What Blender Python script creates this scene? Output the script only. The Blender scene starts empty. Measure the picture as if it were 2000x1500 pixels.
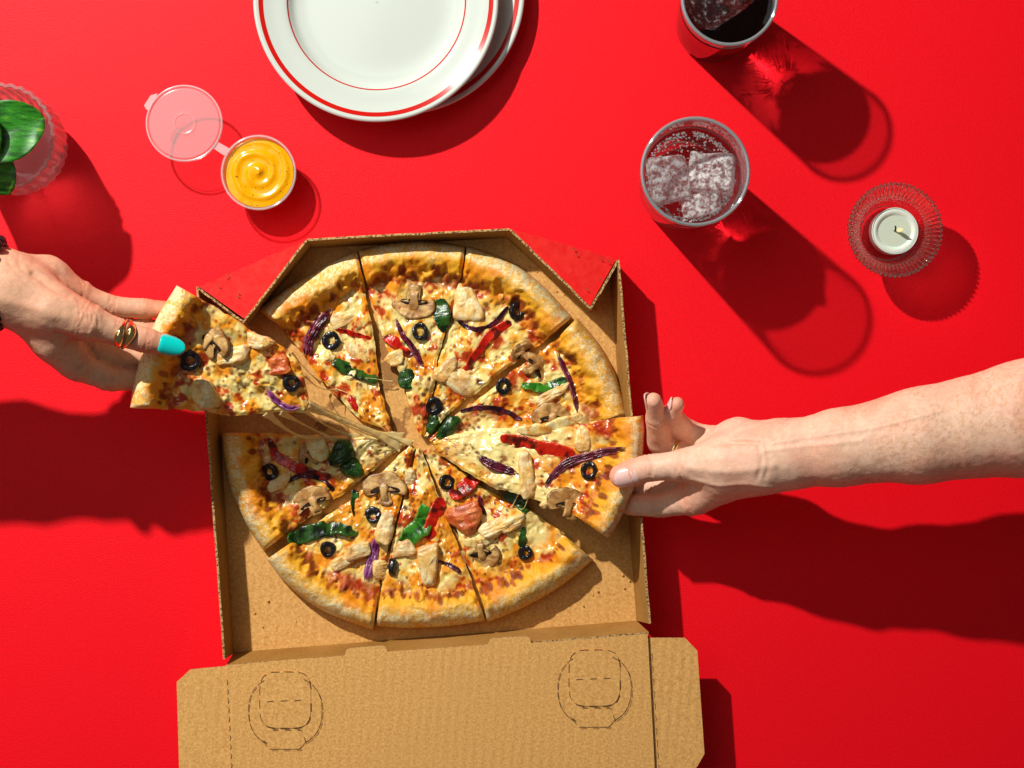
import bpy, math, random
import numpy as np
from mathutils import Vector, Matrix

random.seed(7)
rng = np.random.default_rng(7)
SC = bpy.context.scene
COL = SC.collection
PX = 0.00042          # metres per photo pixel at the table top
H = 1.6               # camera height above the table
R = math.radians

# ------------------------------------------------------------------ camera
cam = bpy.data.cameras.new('camera')
cam.sensor_width = 36.0
cam.lens = 36.0 * H / (2000 * PX)
cam.clip_start = 0.05
cam.clip_end = 50
camo = bpy.data.objects.new('camera', cam)
camo.location = (0, 0, H)
COL.objects.link(camo)
SC.camera = camo

# ------------------------------------------------------------------ light
world = bpy.data.worlds.new('World')
SC.world = world
world.use_nodes = True
bg = world.node_tree.nodes['Background']
bg.inputs[0].default_value = (1.0, 0.93, 0.86, 1)
bg.inputs[1].default_value = 0.085

kl = bpy.data.lights.new('studio_lamp', 'POINT')      # one hard lamp, upper left
kl.energy = 200
kl.color = (1.0, 0.965, 0.90)
kl.shadow_soft_size = 0.024
klo = bpy.data.objects.new('studio_lamp', kl)
klo.location = (-2150 * PX, 2800 * PX, 1.30)
COL.objects.link(klo)

sl = bpy.data.lights.new('soft_fill', 'AREA')          # weak area light added for soft fill and highlights
sl.shape = 'RECTANGLE'
sl.size, sl.size_y = 1.5, 1.0
sl.energy = 5.6
sl.color = (0.93, 1.0, 0.98)
slo = bpy.data.objects.new('soft_fill', sl)
slo.location = (-0.85, 0.60, 1.9)
slo.rotation_euler = (Vector((0, 0, 0)) - slo.location).to_track_quat('-Z', 'Y').to_euler()
COL.objects.link(slo)

SC.view_settings.view_transform = 'Standard'
SC.view_settings.look = 'None'
SC.view_settings.exposure = 0.0
SC.view_settings.gamma = 1.0
SC.view_settings.use_curve_mapping = False
SC.render.engine = 'CYCLES'
cy = SC.cycles
cy.use_denoising = True
try:
    cy.denoiser = 'OPENIMAGEDENOISE'
    cy.denoising_input_passes = 'RGB_ALBEDO_NORMAL'
    cy.denoising_prefilter = 'ACCURATE'
except Exception:
    pass
cy.max_bounces = 14
cy.transmission_bounces = 14
cy.transparent_max_bounces = 16
cy.glossy_bounces = 5
cy.diffuse_bounces = 3
cy.caustics_reflective = False
cy.caustics_refractive = True
cy.sample_clamp_indirect = 1.2

# ------------------------------------------------------------------ helpers
def P(px, py, z=0.0):
    """world point at height z that stands at photo pixel (px,py)"""
    k = PX * (H - z) / H
    return np.array([(px - 1000) * k, (750 - py) * k, z])

def to_px(v):
    v = np.asarray(v)
    k = H / (H - v[..., 2]) / PX
    return np.stack([1000 + v[..., 0] * k, 750 - v[..., 1] * k], -1)

def _hash(i, j, k, seed):
    n = (i.astype(np.int64) * 73856093) ^ (j.astype(np.int64) * 19349663) ^ (k.astype(np.int64) * 83492791) ^ (seed * 2654435761 & 0x7fffffff)
    n = (n ^ (n >> 13)) * 1274126177 & 0x7fffffff
    n = (n ^ (n >> 16)) * 668265263 & 0x7fffffff
    n = n ^ (n >> 15)
    return (n & 0xffff) / 65535.0

def vnoise(p, scale, seed=0):
    p = np.asarray(p, float) * scale + 100.37
    if p.shape[-1] == 2:
        p = np.concatenate([p, np.zeros(p.shape[:-1] + (1,))], -1)
    f = np.floor(p).astype(np.int64)
    t = p - f
    t = t * t * (3 - 2 * t)
    out = 0
    for dx in (0, 1):
        wx = t[..., 0] if dx else 1 - t[..., 0]
        for dy in (0, 1):
            wy = t[..., 1] if dy else 1 - t[..., 1]
            for dz in (0, 1):
                wz = t[..., 2] if dz else 1 - t[..., 2]
                out = out + wx * wy * wz * _hash(f[..., 0] + dx, f[..., 1] + dy, f[..., 2] + dz, seed)
    return out

def fbm(p, scale, seed=0, oct=3, gain=0.5):
    a, s, o, n = 1.0, scale, 0, 0
    for i in range(oct):
        o = o + a * vnoise(p, s, seed + i * 17)
        n += a
        a *= gain
        s *= 2.03
    return o / n

def sstep(a, b, x):
    t = np.clip((x - a) / (b - a), 0, 1)
    return t * t * (3 - 2 * t)

def root_loc(o):
    v = np.zeros(3)
    while o is not None:
        v += np.array(o.location)
        o = o.parent
    return v

def mesh(name, V, F, mat, parent=None, smooth=True, col=None, loc=None):
    """world-space vertices, linked as one mesh object"""
    V = np.asarray(V, float)
    base = root_loc(parent) if parent is not None else (np.zeros(3) if loc is None else np.asarray(loc, float))
    me = bpy.data.meshes.new(name)
    if isinstance(F, np.ndarray):
        n, k = F.shape
        me.vertices.add(len(V))
        me.vertices.foreach_set('co', (V - base).astype(np.float32).ravel())
        me.loops.add(n * k)
        me.loops.foreach_set('vertex_index', F.astype(np.int32).ravel())
        me.polygons.add(n)
        me.polygons.foreach_set('loop_start', np.arange(0, n * k, k, dtype=np.int32))
        me.update(calc_edges=True)
        me.validate()
    else:
        me.from_pydata((V - base).tolist(), [], [list(map(int, f)) for f in F])
        me.validate()
    if smooth:
        me.polygons.foreach_set('use_smooth', [True] * len(me.polygons))
    if col is not None:
        ca = me.color_attributes.new('tint', 'FLOAT_COLOR', 'POINT')
        c = np.ones((len(me.vertices), 4), np.float32)
        c[:, :3] = np.asarray(col)[:len(me.vertices)]
        ca.data.foreach_set('color', c.ravel())
    if mat is not None:
        me.materials.append(mat)
    o = bpy.data.objects.new(name, me)
    if parent is not None:
        o.parent = parent
    elif loc is not None:
        o.location = loc
    COL.objects.link(o)
    return o

def thing(name, label, cat, loc=(0, 0, 0), group=None):
    o = bpy.data.objects.new(name, None)
    o.empty_display_size = 0.01
    o.location = loc
    COL.objects.link(o)
    return tag(o, label, cat, group)

def tag(o, label, cat, group=None):
    o['label'] = label
    o['category'] = cat
    if group:
        o['group'] = group
    return o

def lathe(profile, n=96, c=(0, 0, 0), rfun=None, closed=False):
    """profile: list of (r,z); rfun(theta, index, r) -> r. Returns V,F"""
    prof = np.asarray(profile, float)
    m = len(prof)
    th = np.arange(n) * 2 * math.pi / n
    V = np.zeros((m, n, 3))
    for i, (r, z) in enumerate(prof):
        rr = np.full(n, r) if rfun is None else rfun(th, i, r)
        V[i, :, 0] = c[0] + rr * np.cos(th)
        V[i, :, 1] = c[1] + rr * np.sin(th)
        V[i, :, 2] = c[2] + z
    F = []
    mm = m if closed else m - 1
    for i in range(mm):
        i2 = (i + 1) % m
        for j in range(n):
            j2 = (j + 1) % n
            F.append((i * n + j, i * n + j2, i2 * n + j2, i2 * n + j))
    return V.reshape(-1, 3), np.array(F)

def smooth_profile(pts, sub=5):
    """Catmull-Rom through 2-D/3-D points"""
    p = np.asarray(pts, float)
    q = np.vstack([2 * p[0] - p[1], p, 2 * p[-1] - p[-2]])
    out = []
    for i in range(1, len(q) - 2):
        for t in np.arange(sub) / sub:
            a, b, c, d = q[i - 1], q[i], q[i + 1], q[i + 2]
            out.append(0.5 * (2 * b + (c - a) * t + (2 * a - 5 * b + 4 * c - d) * t * t + (3 * b - a - 3 * c + d) * t ** 3))
    out.append(p[-1])
    return np.array(out)

def resample(pts, n):
    p = np.asarray(pts, float)
    d = np.r_[0, np.cumsum(np.linalg.norm(np.diff(p, axis=0), axis=1))]
    t = np.linspace(0, d[-1], n)
    return np.stack([np.interp(t, d, p[:, k]) for k in range(p.shape[1])], -1)

def prism(poly_top, poly_bot):
    """closed prism from two matching rings of world points (top counter-clockwise from above)"""
    n = len(poly_top)
    V = np.vstack([poly_top, poly_bot])
    F = [tuple(range(n)), tuple(reversed(range(n, 2 * n)))]
    F += [(i, n + i, n + (i + 1) % n, (i + 1) % n) for i in range(n)]
    return V, F

def ccw(pts):
    p = np.asarray(pts, float)
    a = 0.5 * np.sum(p[:, 0] * np.roll(p[:, 1], -1) - np.roll(p[:, 0], -1) * p[:, 1])
    return p if a > 0 else p[::-1]

def tube(path, rx, rz, n=14, ups=None, cap=True):
    """sweep an ellipse (rx across, rz up) along a world path; rx, rz scalars or arrays"""
    p = np.asarray(path, float)
    m = len(p)
    rx = np.broadcast_to(rx, m)
    rz = np.broadcast_to(rz, m)
    T = np.gradient(p, axis=0)
    T /= np.linalg.norm(T, axis=1)[:, None] + 1e-12
    U = np.tile([0, 0, 1.0], (m, 1)) if ups is None else np.asarray(ups, float)
    B = np.cross(T, U)
    B /= np.linalg.norm(B, axis=1)[:, None] + 1e-12
    N = np.cross(B, T)
    th = np.arange(n) * 2 * math.pi / n
    V = p[:, None] + np.cos(th)[None, :, None] * (B * rx[:, None])[:, None] + np.sin(th)[None, :, None] * (N * rz[:, None])[:, None]
    F = [(i * n + j, i * n + (j + 1) % n, (i + 1) * n + (j + 1) % n, (i + 1) * n + j) for i in range(m - 1) for j in range(n)]
    V = V.reshape(-1, 3)
    if cap:
        V = np.vstack([V, p[0], p[-1]])
        a, b = len(V) - 2, len(V) - 1
        F += [(a, (j + 1) % n, j) for j in range(n)]
        F += [(b, (m - 1) * n + j, (m - 1) * n + (j + 1) % n) for j in range(n)]
    return V, F

# ------------------------------------------------------------------ materials
def newmat(name):
    m = bpy.data.materials.new(name)
    m.use_nodes = True
    nt = m.node_tree
    b = nt.nodes['Principled BSDF']
    return m, nt, b

def node(nt, typ, **kw):
    n = nt.nodes.new(typ)
    for k, v in kw.items():
        if k.startswith('i_'):
            n.inputs[k[2:].replace('_', ' ')].default_value = v
        else:
            setattr(n, k, v)
    return n

def noise(nt, scale, detail=3, rough=0.5, vec=None):
    n = node(nt, 'ShaderNodeTexNoise')
    n.inputs['Scale'].default_value = scale
    n.inputs['Detail'].default_value = detail
    n.inputs['Roughness'].default_value = rough
    if vec is not None:
        nt.links.new(vec, n.inputs['Vector'])
    return n

def ramp(nt, src, stops, interp='LINEAR'):
    r = node(nt, 'ShaderNodeValToRGB')
    r.color_ramp.interpolation = interp
    e = r.color_ramp.elements
    while len(e) < len(stops):
        e.new(0.5)
    for k, (pos, c) in enumerate(stops):
        e[k].position = pos
        e[k].color = (c, c, c, 1) if not hasattr(c, '__len__') else (*c[:3], 1)
    nt.links.new(src, r.inputs[0])
    return r.outputs[0]

def mixc(nt, fac, a, b, mode='MIX'):
    m = node(nt, 'ShaderNodeMix', data_type='RGBA', blend_type=mode)
    for sock, v in ((m.inputs[0], fac), (m.inputs[6], a), (m.inputs[7], b)):
        if hasattr(v, 'is_linked') or hasattr(v, 'links'):
            nt.links.new(v, sock)
        elif hasattr(v, '__len__'):
            sock.default_value = (*v[:3], 1)
        else:
            sock.default_value = v
    return m.outputs[2]

def bump(nt, b, h, strength=0.3, dist=0.001):
    n = node(nt, 'ShaderNodeBump')
    n.inputs['Strength'].default_value = strength
    n.inputs['Distance'].default_value = dist
    nt.links.new(h, n.inputs['Height'])
    nt.links.new(n.outputs[0], b.inputs['Normal'])
    return n

def geo(nt):
    return node(nt, 'ShaderNodeTexCoord').outputs['Object']

def plain(name, c, rough=0.5, c2=None, nscale=300, bumps=0, bscale=600, bdist=0.0005, **kw):
    m, nt, b = newmat(name)
    b.inputs['Roughness'].default_value = rough
    for k, v in kw.items():
        b.inputs[k.replace('_', ' ')].default_value = v
    co = geo(nt)
    if c2 is not None:
        n = noise(nt, nscale, 4, 0.6, co)
        f = ramp(nt, n.outputs[0], [(0.35, 0), (0.65, 1)])
        nt.links.new(mixc(nt, f, c, c2), b.inputs['Base Color'])
    else:
        b.inputs['Base Color'].default_value = (*c, 1)
    if bumps:
        n = noise(nt, bscale, 3, 0.6, co)
        bump(nt, b, n.outputs[0], bumps, bdist)
    return m

def tinted(name, rough, fine=None, bumps=0.3, bscale=700, bdist=0.0008, **kw):
    """colour from the mesh's own tint attribute, with fine grain on top"""
    m, nt, b = newmat(name)
    b.inputs['Roughness'].default_value = rough
    for k, v in kw.items():
        b.inputs[k.replace('_', ' ')].default_value = v
    a = node(nt, 'ShaderNodeVertexColor', layer_name='tint')
    co = geo(nt)
    c = a.outputs[0]
    if fine:
        n = noise(nt, fine[0], 3, 0.65, co)
        f = ramp(nt, n.outputs[0], [(0.3, 1 - fine[1]), (0.7, 1 + fine[1] * 0.6)])
        c = mixc(nt, 1.0, c, f, 'MULTIPLY')
    nt.links.new(c, b.inputs['Base Color'])
    if bumps:
        n = noise(nt, bscale, 4, 0.65, co)
        bump(nt, b, n.outputs[0], bumps, bdist)
    return m

def mat_table():
    m, nt, b = newmat('red_paper')
    co = geo(nt)
    n = noise(nt, 420, 3, 0.7, co)
    f = ramp(nt, n.outputs[0], [(0.3, 0), (0.7, 1)])
    c = mixc(nt, f, (0.84, 0.0008, 0.007), (0.95, 0.0016, 0.012))
    n2 = noise(nt, 3.0, 2, 0.5, co)
    c = mixc(nt, ramp(nt, n2.outputs[0], [(0.35, 0), (0.75, 0.25)]), c, (0.92, 0.0010, 0.009))
    nt.links.new(c, b.inputs['Base Color'])
    b.inputs['Roughness'].default_value = 0.50
    b.inputs['Specular IOR Level'].default_value = 0.20
    n3 = noise(nt, 1000, 2, 0.6, co)
    bump(nt, b, n3.outputs[0], 0.5, 0.0007)
    return m

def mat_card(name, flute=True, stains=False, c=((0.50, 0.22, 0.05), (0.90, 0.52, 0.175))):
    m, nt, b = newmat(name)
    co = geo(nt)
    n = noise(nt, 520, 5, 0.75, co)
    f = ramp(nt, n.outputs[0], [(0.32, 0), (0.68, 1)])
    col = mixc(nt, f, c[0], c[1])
    n2 = noise(nt, 14, 3, 0.6, co)
    col = mixc(nt, ramp(nt, n2.outputs[0], [(0.35, 0), (0.7, 0.35)]), col, (0.66, 0.36, 0.11))
    fl = noise(nt, 1700, 2, 0.6, co)
    col = mixc(nt, ramp(nt, fl.outputs[0], [(0.68, 0), (0.78, 0.55)]), col, (0.16, 0.08, 0.03))
    if stains:
        n4 = noise(nt, 42, 4, 0.6, co)
        ln = node(nt, 'ShaderNodeVectorMath', operation='LENGTH')
        nt.links.new(co, ln.inputs[0])
        mu = node(nt, 'ShaderNodeMath', operation='MULTIPLY')
        nt.links.new(ramp(nt, n4.outputs[0], [(0.52, 0), (0.56, 0.75)]), mu.inputs[0])
        nt.links.new(ramp(nt, ln.outputs['Value'], [(0.09, 1), (0.13, 0)]), mu.inputs[1])
        col = mixc(nt, mu.outputs[0], col, (0.22, 0.085, 0.025))
    nt.links.new(col, b.inputs['Base Color'])
    b.inputs['Roughness'].default_value = 0.8
    b.inputs['Specular IOR Level'].default_value = 0.2
    h = n.outputs[0]
    if flute:
        mp = node(nt, 'ShaderNodeMapping')
        mp.inputs['Rotation'].default_value = (0, 0, R(4.3))
        nt.links.new(co, mp.inputs[0])
        w = node(nt, 'ShaderNodeTexWave', wave_type='BANDS', bands_direction='X')
        w.inputs['Scale'].default_value = 41
        w.inputs['Distortion'].default_value = 0.6
        w.inputs['Detail'].default_value = 2
        nt.links.new(mp.outputs[0], w.inputs[0])
        n5 = noise(nt, 22, 2, 0.5, co)
        mul = node(nt, 'ShaderNodeMath', operation='MULTIPLY')
        nt.links.new(w.outputs['Fac'], mul.inputs[0])
        nt.links.new(ramp(nt, n5.outputs[0], [(0.3, 0.15), (0.7, 0.8)]), mul.inputs[1])
        ad = node(nt, 'ShaderNodeMath', operation='MULTIPLY_ADD')
        nt.links.new(n.outputs[0], ad.inputs[0])
        ad.inputs[1].default_value = 0.8
        nt.links.new(mul.outputs[0], ad.inputs[2])
        h = ad.outputs[0]
    bump(nt, b, h, 0.4, 0.0007)
    return m

def mat_edge():
    """corrugated edge: light liner, dark flutes"""
    m, nt, b = newmat('corrugated_edge')
    co = geo(nt)
    n = noise(nt, 620, 2, 0.5, co)
    c = mixc(nt, ramp(nt, n.outputs[0], [(0.38, 0), (0.58, 1)]), (0.09, 0.045, 0.015), (0.62, 0.38, 0.14))
    nt.links.new(c, b.inputs['Base Color'])
    b.inputs['Roughness'].default_value = 0.9
    return m

def thin_glass(name, tint=(0.97, 0.99, 0.985), edge=0.55, rough=0.03, diffuse=0.0, dcol=(0.9, 0.9, 0.9), base_f=0.05):
    """thin wall: light passes straight, edges and highlights reflect"""
    m, nt, b = newmat(name)
    nt.nodes.remove(b)
    out = nt.nodes['Material Output']
    tr = node(nt, 'ShaderNodeBsdfTransparent')
    tr.inputs[0].default_value = (*tint, 1)
    gl = node(nt, 'ShaderNodeBsdfGlossy')
    gl.inputs['Roughness'].default_value = rough
    lw = node(nt, 'ShaderNodeLayerWeight')
    lw.inputs[0].default_value = 0.5
    f = ramp(nt, lw.outputs['Facing'], [(0.0, base_f), (0.55, base_f + 0.05), (1.0, edge)])
    base = tr.outputs[0]
    if diffuse > 0:
        di = node(nt, 'ShaderNodeBsdfDiffuse')
        di.inputs[0].default_value = (*dcol, 1)
        mx = node(nt, 'ShaderNodeMixShader')
        mx.inputs[0].default_value = diffuse
        nt.links.new(tr.outputs[0], mx.inputs[1])
        nt.links.new(di.outputs[0], mx.inputs[2])
        base = mx.outputs[0]
    mx = node(nt, 'ShaderNodeMixShader')
    nt.links.new(f, mx.inputs[0])
    nt.links.new(base, mx.inputs[1])
    nt.links.new(gl.outputs[0], mx.inputs[2])
    nt.links.new(mx.outputs[0], out.inputs[0])
    return m

def solid_glass(name, col=(1, 1, 1), ior=1.45, rough=0.0, pass_through=0.0, bumps=0, bscale=200, bdist=0.001, white_sheen=0.0):
    m, nt, b = newmat(name)
    nt.nodes.remove(b)
    out = nt.nodes['Material Output']
    g = node(nt, 'ShaderNodeBsdfGlass')
    g.inputs['Color'].default_value = (*col, 1)
    g.inputs['IOR'].default_value = ior
    g.inputs['Roughness'].default_value = rough
    if bumps:
        n = noise(nt, bscale, 4, 0.6, geo(nt))
        bump(nt, g, n.outputs[0], bumps, bdist)
    s = g.outputs[0]
    if white_sheen:
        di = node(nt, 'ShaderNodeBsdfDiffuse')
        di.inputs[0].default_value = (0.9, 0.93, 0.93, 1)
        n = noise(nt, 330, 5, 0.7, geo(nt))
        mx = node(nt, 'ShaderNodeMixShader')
        nt.links.new(ramp(nt, n.outputs[0], [(0.36, white_sheen * 0.55), (0.62, white_sheen)]), mx.inputs[0])
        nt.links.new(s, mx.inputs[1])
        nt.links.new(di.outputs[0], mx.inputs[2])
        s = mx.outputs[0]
    if pass_through:
        tr = node(nt, 'ShaderNodeBsdfTransparent')
        tr.inputs[0].default_value = (*col, 1)
        mx = node(nt, 'ShaderNodeMixShader')
        mx.inputs[0].default_value = pass_through
        nt.links.new(s, mx.inputs[1])
        nt.links.new(tr.outputs[0], mx.inputs[2])
        s = mx.outputs[0]
    nt.links.new(s, out.inputs[0])
    return m

M = {}
M['table'] = mat_table()
M['card'] = mat_card('brown_cardboard')
M['card_floor'] = mat_card('greasy_cardboard', True, True)
M['card_wall_shaded'] = mat_card('cardboard_wall_shaded', False, False, ((0.24, 0.105, 0.018), (0.38, 0.18, 0.036)))  # inner-wall shadow painted in as a darker cardboard colour
M['edge'] = mat_edge()
M['cut'] = plain('cut_slit', (0.13, 0.06, 0.02), 0.9)
M['print_red'] = plain('red_print', (0.74, 0.006, 0.007), 0.6, (0.82, 0.02, 0.015), 160, 0.3, 300, 0.0006, Specular_IOR_Level=0.2)
M['pizza'] = tinted('baked_cheese', 0.24, (600, 0.06), 0.15, 380, 0.0009, Specular_IOR_Level=0.6)
M['crust'] = tinted('baked_crust', 0.48, (1000, 0.26), 0.55, 800, 0.0010, Specular_IOR_Level=0.4)
M['gloss'] = tinted('wet_vegetable', 0.22, (500, 0.15), 0.45, 380, 0.0009)
M['matte'] = tinted('cooked_piece', 0.32, (600, 0.16), 0.5, 420, 0.0009)
M['olive'] = plain('black_olive', (0.006, 0.006, 0.008), 0.22, (0.016, 0.012, 0.014), 300, 0.4, 500, 0.0006)
M['cheese'] = plain('melted_cheese', (0.88, 0.72, 0.34), 0.3, (0.84, 0.56, 0.16), 110, 0.3, 320, 0.001)
M['strand'] = plain('stretched_cheese', (0.92, 0.76, 0.38), 0.2, (0.90, 0.64, 0.22), 160, 0.3, 320, 0.0006)
def make_sheer(m, f):
    nt = m.node_tree
    b = nt.nodes['Principled BSDF']
    tr = node(nt, 'ShaderNodeBsdfTransparent')
    tr.inputs[0].default_value = (1, 0.93, 0.78, 1)
    mx = node(nt, 'ShaderNodeMixShader')
    mx.inputs[0].default_value = f
    nt.links.new(b.outputs[0], mx.inputs[1])
    nt.links.new(tr.outputs[0], mx.inputs[2])
    nt.links.new(mx.outputs[0], nt.nodes['Material Output'].inputs[0])
make_sheer(M['strand'], 0.30)
M['gill'] = plain('mushroom_gills', (0.006, 0.003, 0.002), 0.75, (0.035, 0.014, 0.005), 420, 0.6, 700, 0.001, Specular_IOR_Level=0.2)
M['china'] = plain('glazed_china', (0.585, 0.635, 0.58), 0.12, None, Coat_Weight=0.5, Coat_Roughness=0.06)
M['china_red'] = plain('red_glaze_line', (0.56, 0.008, 0.004), 0.15)
M['gold'] = plain('polished_gold', (0.95, 0.66, 0.28), 0.1, None, Metallic=1.0)
M['plastic_cup'] = thin_glass('clear_plastic', (0.98, 0.98, 0.98), 0.5, 0.1, 0.12)
M['plastic_lid'] = thin_glass('milky_plastic', (0.99, 0.985, 0.985), 0.35, 0.2, 0.21)  # milky plastic; its white share also paints in specular haze
M['plastic_rim'] = thin_glass('milky_plastic_rim', (0.97, 0.96, 0.96), 0.5, 0.15, 0.26, (0.95, 0.85, 0.85))
M['glass'] = thin_glass('drinking_glass', (0.97, 0.99, 0.99), 0.9, 0.05, 0.11, (0.97, 0.97, 0.98), base_f=0.09)  # white diffuse share paints in whitish reflections on the wall
M['glass_thick'] = thin_glass('thick_glass', (0.66, 0.74, 0.78), 0.9, 0.08, 0.30, (0.70, 0.78, 0.80), base_f=0.25)
M['water'] = solid_glass('sparkling_water', (0.97, 0.99, 0.99), 1.33)
M['glass_foot'] = solid_glass('glass_foot', (0.97, 0.985, 0.985), 1.45, pass_through=0.4)
def mat_ice(name, lims):
    m, nt, b = newmat(name)
    nt.nodes.remove(b)
    out = nt.nodes['Material Output']
    co = geo(nt)
    g = node(nt, 'ShaderNodeBsdfGlass')
    g.inputs['IOR'].default_value = 1.25
    n = noise(nt, 95, 8, 0.72, co)
    bump(nt, g, n.outputs[0], 0.8, 0.004)
    tr = node(nt, 'ShaderNodeBsdfTransparent')
    mx = node(nt, 'ShaderNodeMixShader')
    mx.inputs[0].default_value = 0.45
    nt.links.new(g.outputs[0], mx.inputs[1])
    nt.links.new(tr.outputs[0], mx.inputs[2])
    di = node(nt, 'ShaderNodeBsdfDiffuse')
    di.inputs[0].default_value = (0.95, 0.95, 0.95, 1)
    tl_ = node(nt, 'ShaderNodeBsdfTranslucent')
    tl_.inputs[0].default_value = (0.95, 0.95, 0.95, 1)
    md = node(nt, 'ShaderNodeMixShader')
    md.inputs[0].default_value = 0.3
    nt.links.new(di.outputs[0], md.inputs[1])
    nt.links.new(tl_.outputs[0], md.inputs[2])
    n2 = noise(nt, 210, 7, 0.75, co)
    m2 = node(nt, 'ShaderNodeMixShader')
    nt.links.new(ramp(nt, n2.outputs[0], lims), m2.inputs[0])
    nt.links.new(mx.outputs[0], m2.inputs[1])
    nt.links.new(md.outputs[0], m2.inputs[2])
    nt.links.new(m2.outputs[0], out.inputs[0])
    return m
M['ice'] = mat_ice('cloudy_ice', [(0.44, 0.06), (0.58, 0.85)])
M['ice_dark'] = mat_ice('clear_ice', [(0.54, 0.01), (0.66, 0.55)])
M['bubble'] = thin_glass('bubble', (1, 1, 1), 0.9, 0.05, 0.45, (0.97, 0.97, 0.97), base_f=0.25)
M['rib_glass'] = solid_glass('pressed_glass', (0.985, 0.985, 0.98), 1.47, pass_through=0.12)
M['vase'] = solid_glass('vase_glass', (0.985, 0.985, 0.985), 1.47, pass_through=0.16, white_sheen=0.13)  # white mixed into the clear glass to imitate bright reflections
M['wax'] = plain('candle_wax', (0.74, 0.80, 0.71), 0.35, None, Subsurface_Weight=0.3, Subsurface_Scale=0.004)
M['wax_pool'] = plain('molten_wax', (0.60, 0.68, 0.55), 0.06)
M['tin'] = plain('foil_cup', (0.8, 0.8, 0.8), 0.3, None, Metallic=1.0)
M['wick'] = plain('burnt_wick', (0.012, 0.009, 0.008), 0.9)
M['black'] = plain('black_beads', (0.008, 0.008, 0.009), 0.3)
M['nail_teal'] = plain('turquoise_polish', (0.0, 0.58, 0.54), 0.08, None, Coat_Weight=0.6, Coat_Roughness=0.03)
M['nail'] = plain('bare_nail', (0.90, 0.52, 0.46), 0.16, (0.92, 0.60, 0.54), 90)

def mat_flame():
    m, nt, b = newmat('candle_flame')
    b.inputs['Base Color'].default_value = (0, 0, 0, 1)
    b.inputs['Emission Color'].default_value = (1.0, 0.78, 0.36, 1)
    b.inputs['Emission Strength'].default_value = 1.1
    return m
M['flame'] = mat_flame()

def mat_cola():
    m, nt, b = newmat('cola')
    nt.nodes.remove(b)
    out = nt.nodes['Material Output']
    g = node(nt, 'ShaderNodeBsdfGlass')
    g.inputs['Color'].default_value = (1, 1, 1, 1)
    g.inputs['IOR'].default_value = 1.34
    v = node(nt, 'ShaderNodeVolumeAbsorption')
    v.inputs['Color'].default_value = (0.62, 0.17, 0.02, 1)
    v.inputs['Density'].default_value = 62
    nt.links.new(g.outputs[0], out.inputs[0])
    nt.links.new(v.outputs[0], out.inputs[1])
    return m
M['cola'] = mat_cola()

def mat_sauce():
    m, nt, b = newmat('garlic_dip')
    co = geo(nt)
    n = noise(nt, 480, 3, 0.6, co)
    c = mixc(nt, ramp(nt, n.outputs[0], [(0.645, 0), (0.68, 1)]), (0.88, 0.39, 0.0), (0.07, 0.03, 0.004))
    nt.links.new(c, b.inputs['Base Color'])
    b.inputs['Roughness'].default_value = 0.16
    b.inputs['Subsurface Weight'].default_value = 0.15
    b.inputs['Subsurface Scale'].default_value = 0.003
    return m
M['sauce'] = mat_sauce()

def mat_leaf():
    m, nt, b = newmat('variegated_leaf')
    co = geo(nt)
    mp = node(nt, 'ShaderNodeMapping')
    mp.inputs['Rotation'].default_value = (0, 0, R(35))
    mp.inputs['Scale'].default_value = (60, 240, 60)
    nt.links.new(co, mp.inputs[0])
    n = noise(nt, 1.0, 4, 0.7, mp.outputs[0])
    c = mixc(nt, ramp(nt, n.outputs[0], [(0.42, 0), (0.55, 1)]), (0.010, 0.085, 0.006), (0.025, 0.22, 0.010))
    c = mixc(nt, ramp(nt, n.outputs[0], [(0.60, 0), (0.68, 1)]), c, (0.16, 0.36, 0.03))
    nt.links.new(c, b.inputs['Base Color'])
    b.inputs['Roughness'].default_value = 0.42
    bump(nt, b, n.outputs[0], 0.3, 0.0008)
    return m
M['leaf'] = mat_leaf()

def mat_skin(name, hair=0.0):
    m, nt, b = newmat(name)
    co = geo(nt)
    a = node(nt, 'ShaderNodeVertexColor', layer_name='tint')
    n = noise(nt, 260, 5, 0.7, co)
    c = mixc(nt, 1.0, a.outputs[0], ramp(nt, n.outputs[0], [(0.3, 0.87), (0.7, 1.1)]), 'MULTIPLY')
    nt.links.new(c, b.inputs['Base Color'])
    b.inputs['Roughness'].default_value = 0.52
    b.inputs['Specular IOR Level'].default_value = 0.35
    b.inputs['Subsurface Weight'].default_value = 0.12
    b.inputs['Subsurface Radius'].default_value = (1.0, 0.35, 0.2)
    b.inputs['Subsurface Scale'].default_value = 0.003
    v = node(nt, 'ShaderNodeTexVoronoi')
    v.inputs['Scale'].default_value = 850
    nt.links.new(co, v.inputs['Vector'])
    ad = node(nt, 'ShaderNodeMath', operation='ADD')
    nt.links.new(v.outputs['Distance'], ad.inputs[0])
    nt.links.new(n.outputs[0], ad.inputs[1])
    bump(nt, b, ad.outputs[0], 0.26, 0.0004)
    return m
M['skin_a'] = mat_skin('skin')
M['skin_b'] = mat_skin('fair_skin')

# ------------------------------------------------------------------ table
V = [(-3, -3, 0), (3, -3, 0), (3, 3, 0), (-3, 3, 0)]
t = mesh('table_top', V, [(0, 1, 2, 3)], M['table'], smooth=False)
t['kind'] = 'structure'

# ------------------------------------------------------------------ pizza box
ZB, ZF = 0.040, 0.0405       # wall height, flap height
box = thing('pizza_box', 'open brown cardboard pizza box with red printed corners and front flap folded out', 'pizza box', P(830, 870, 0))

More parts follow.
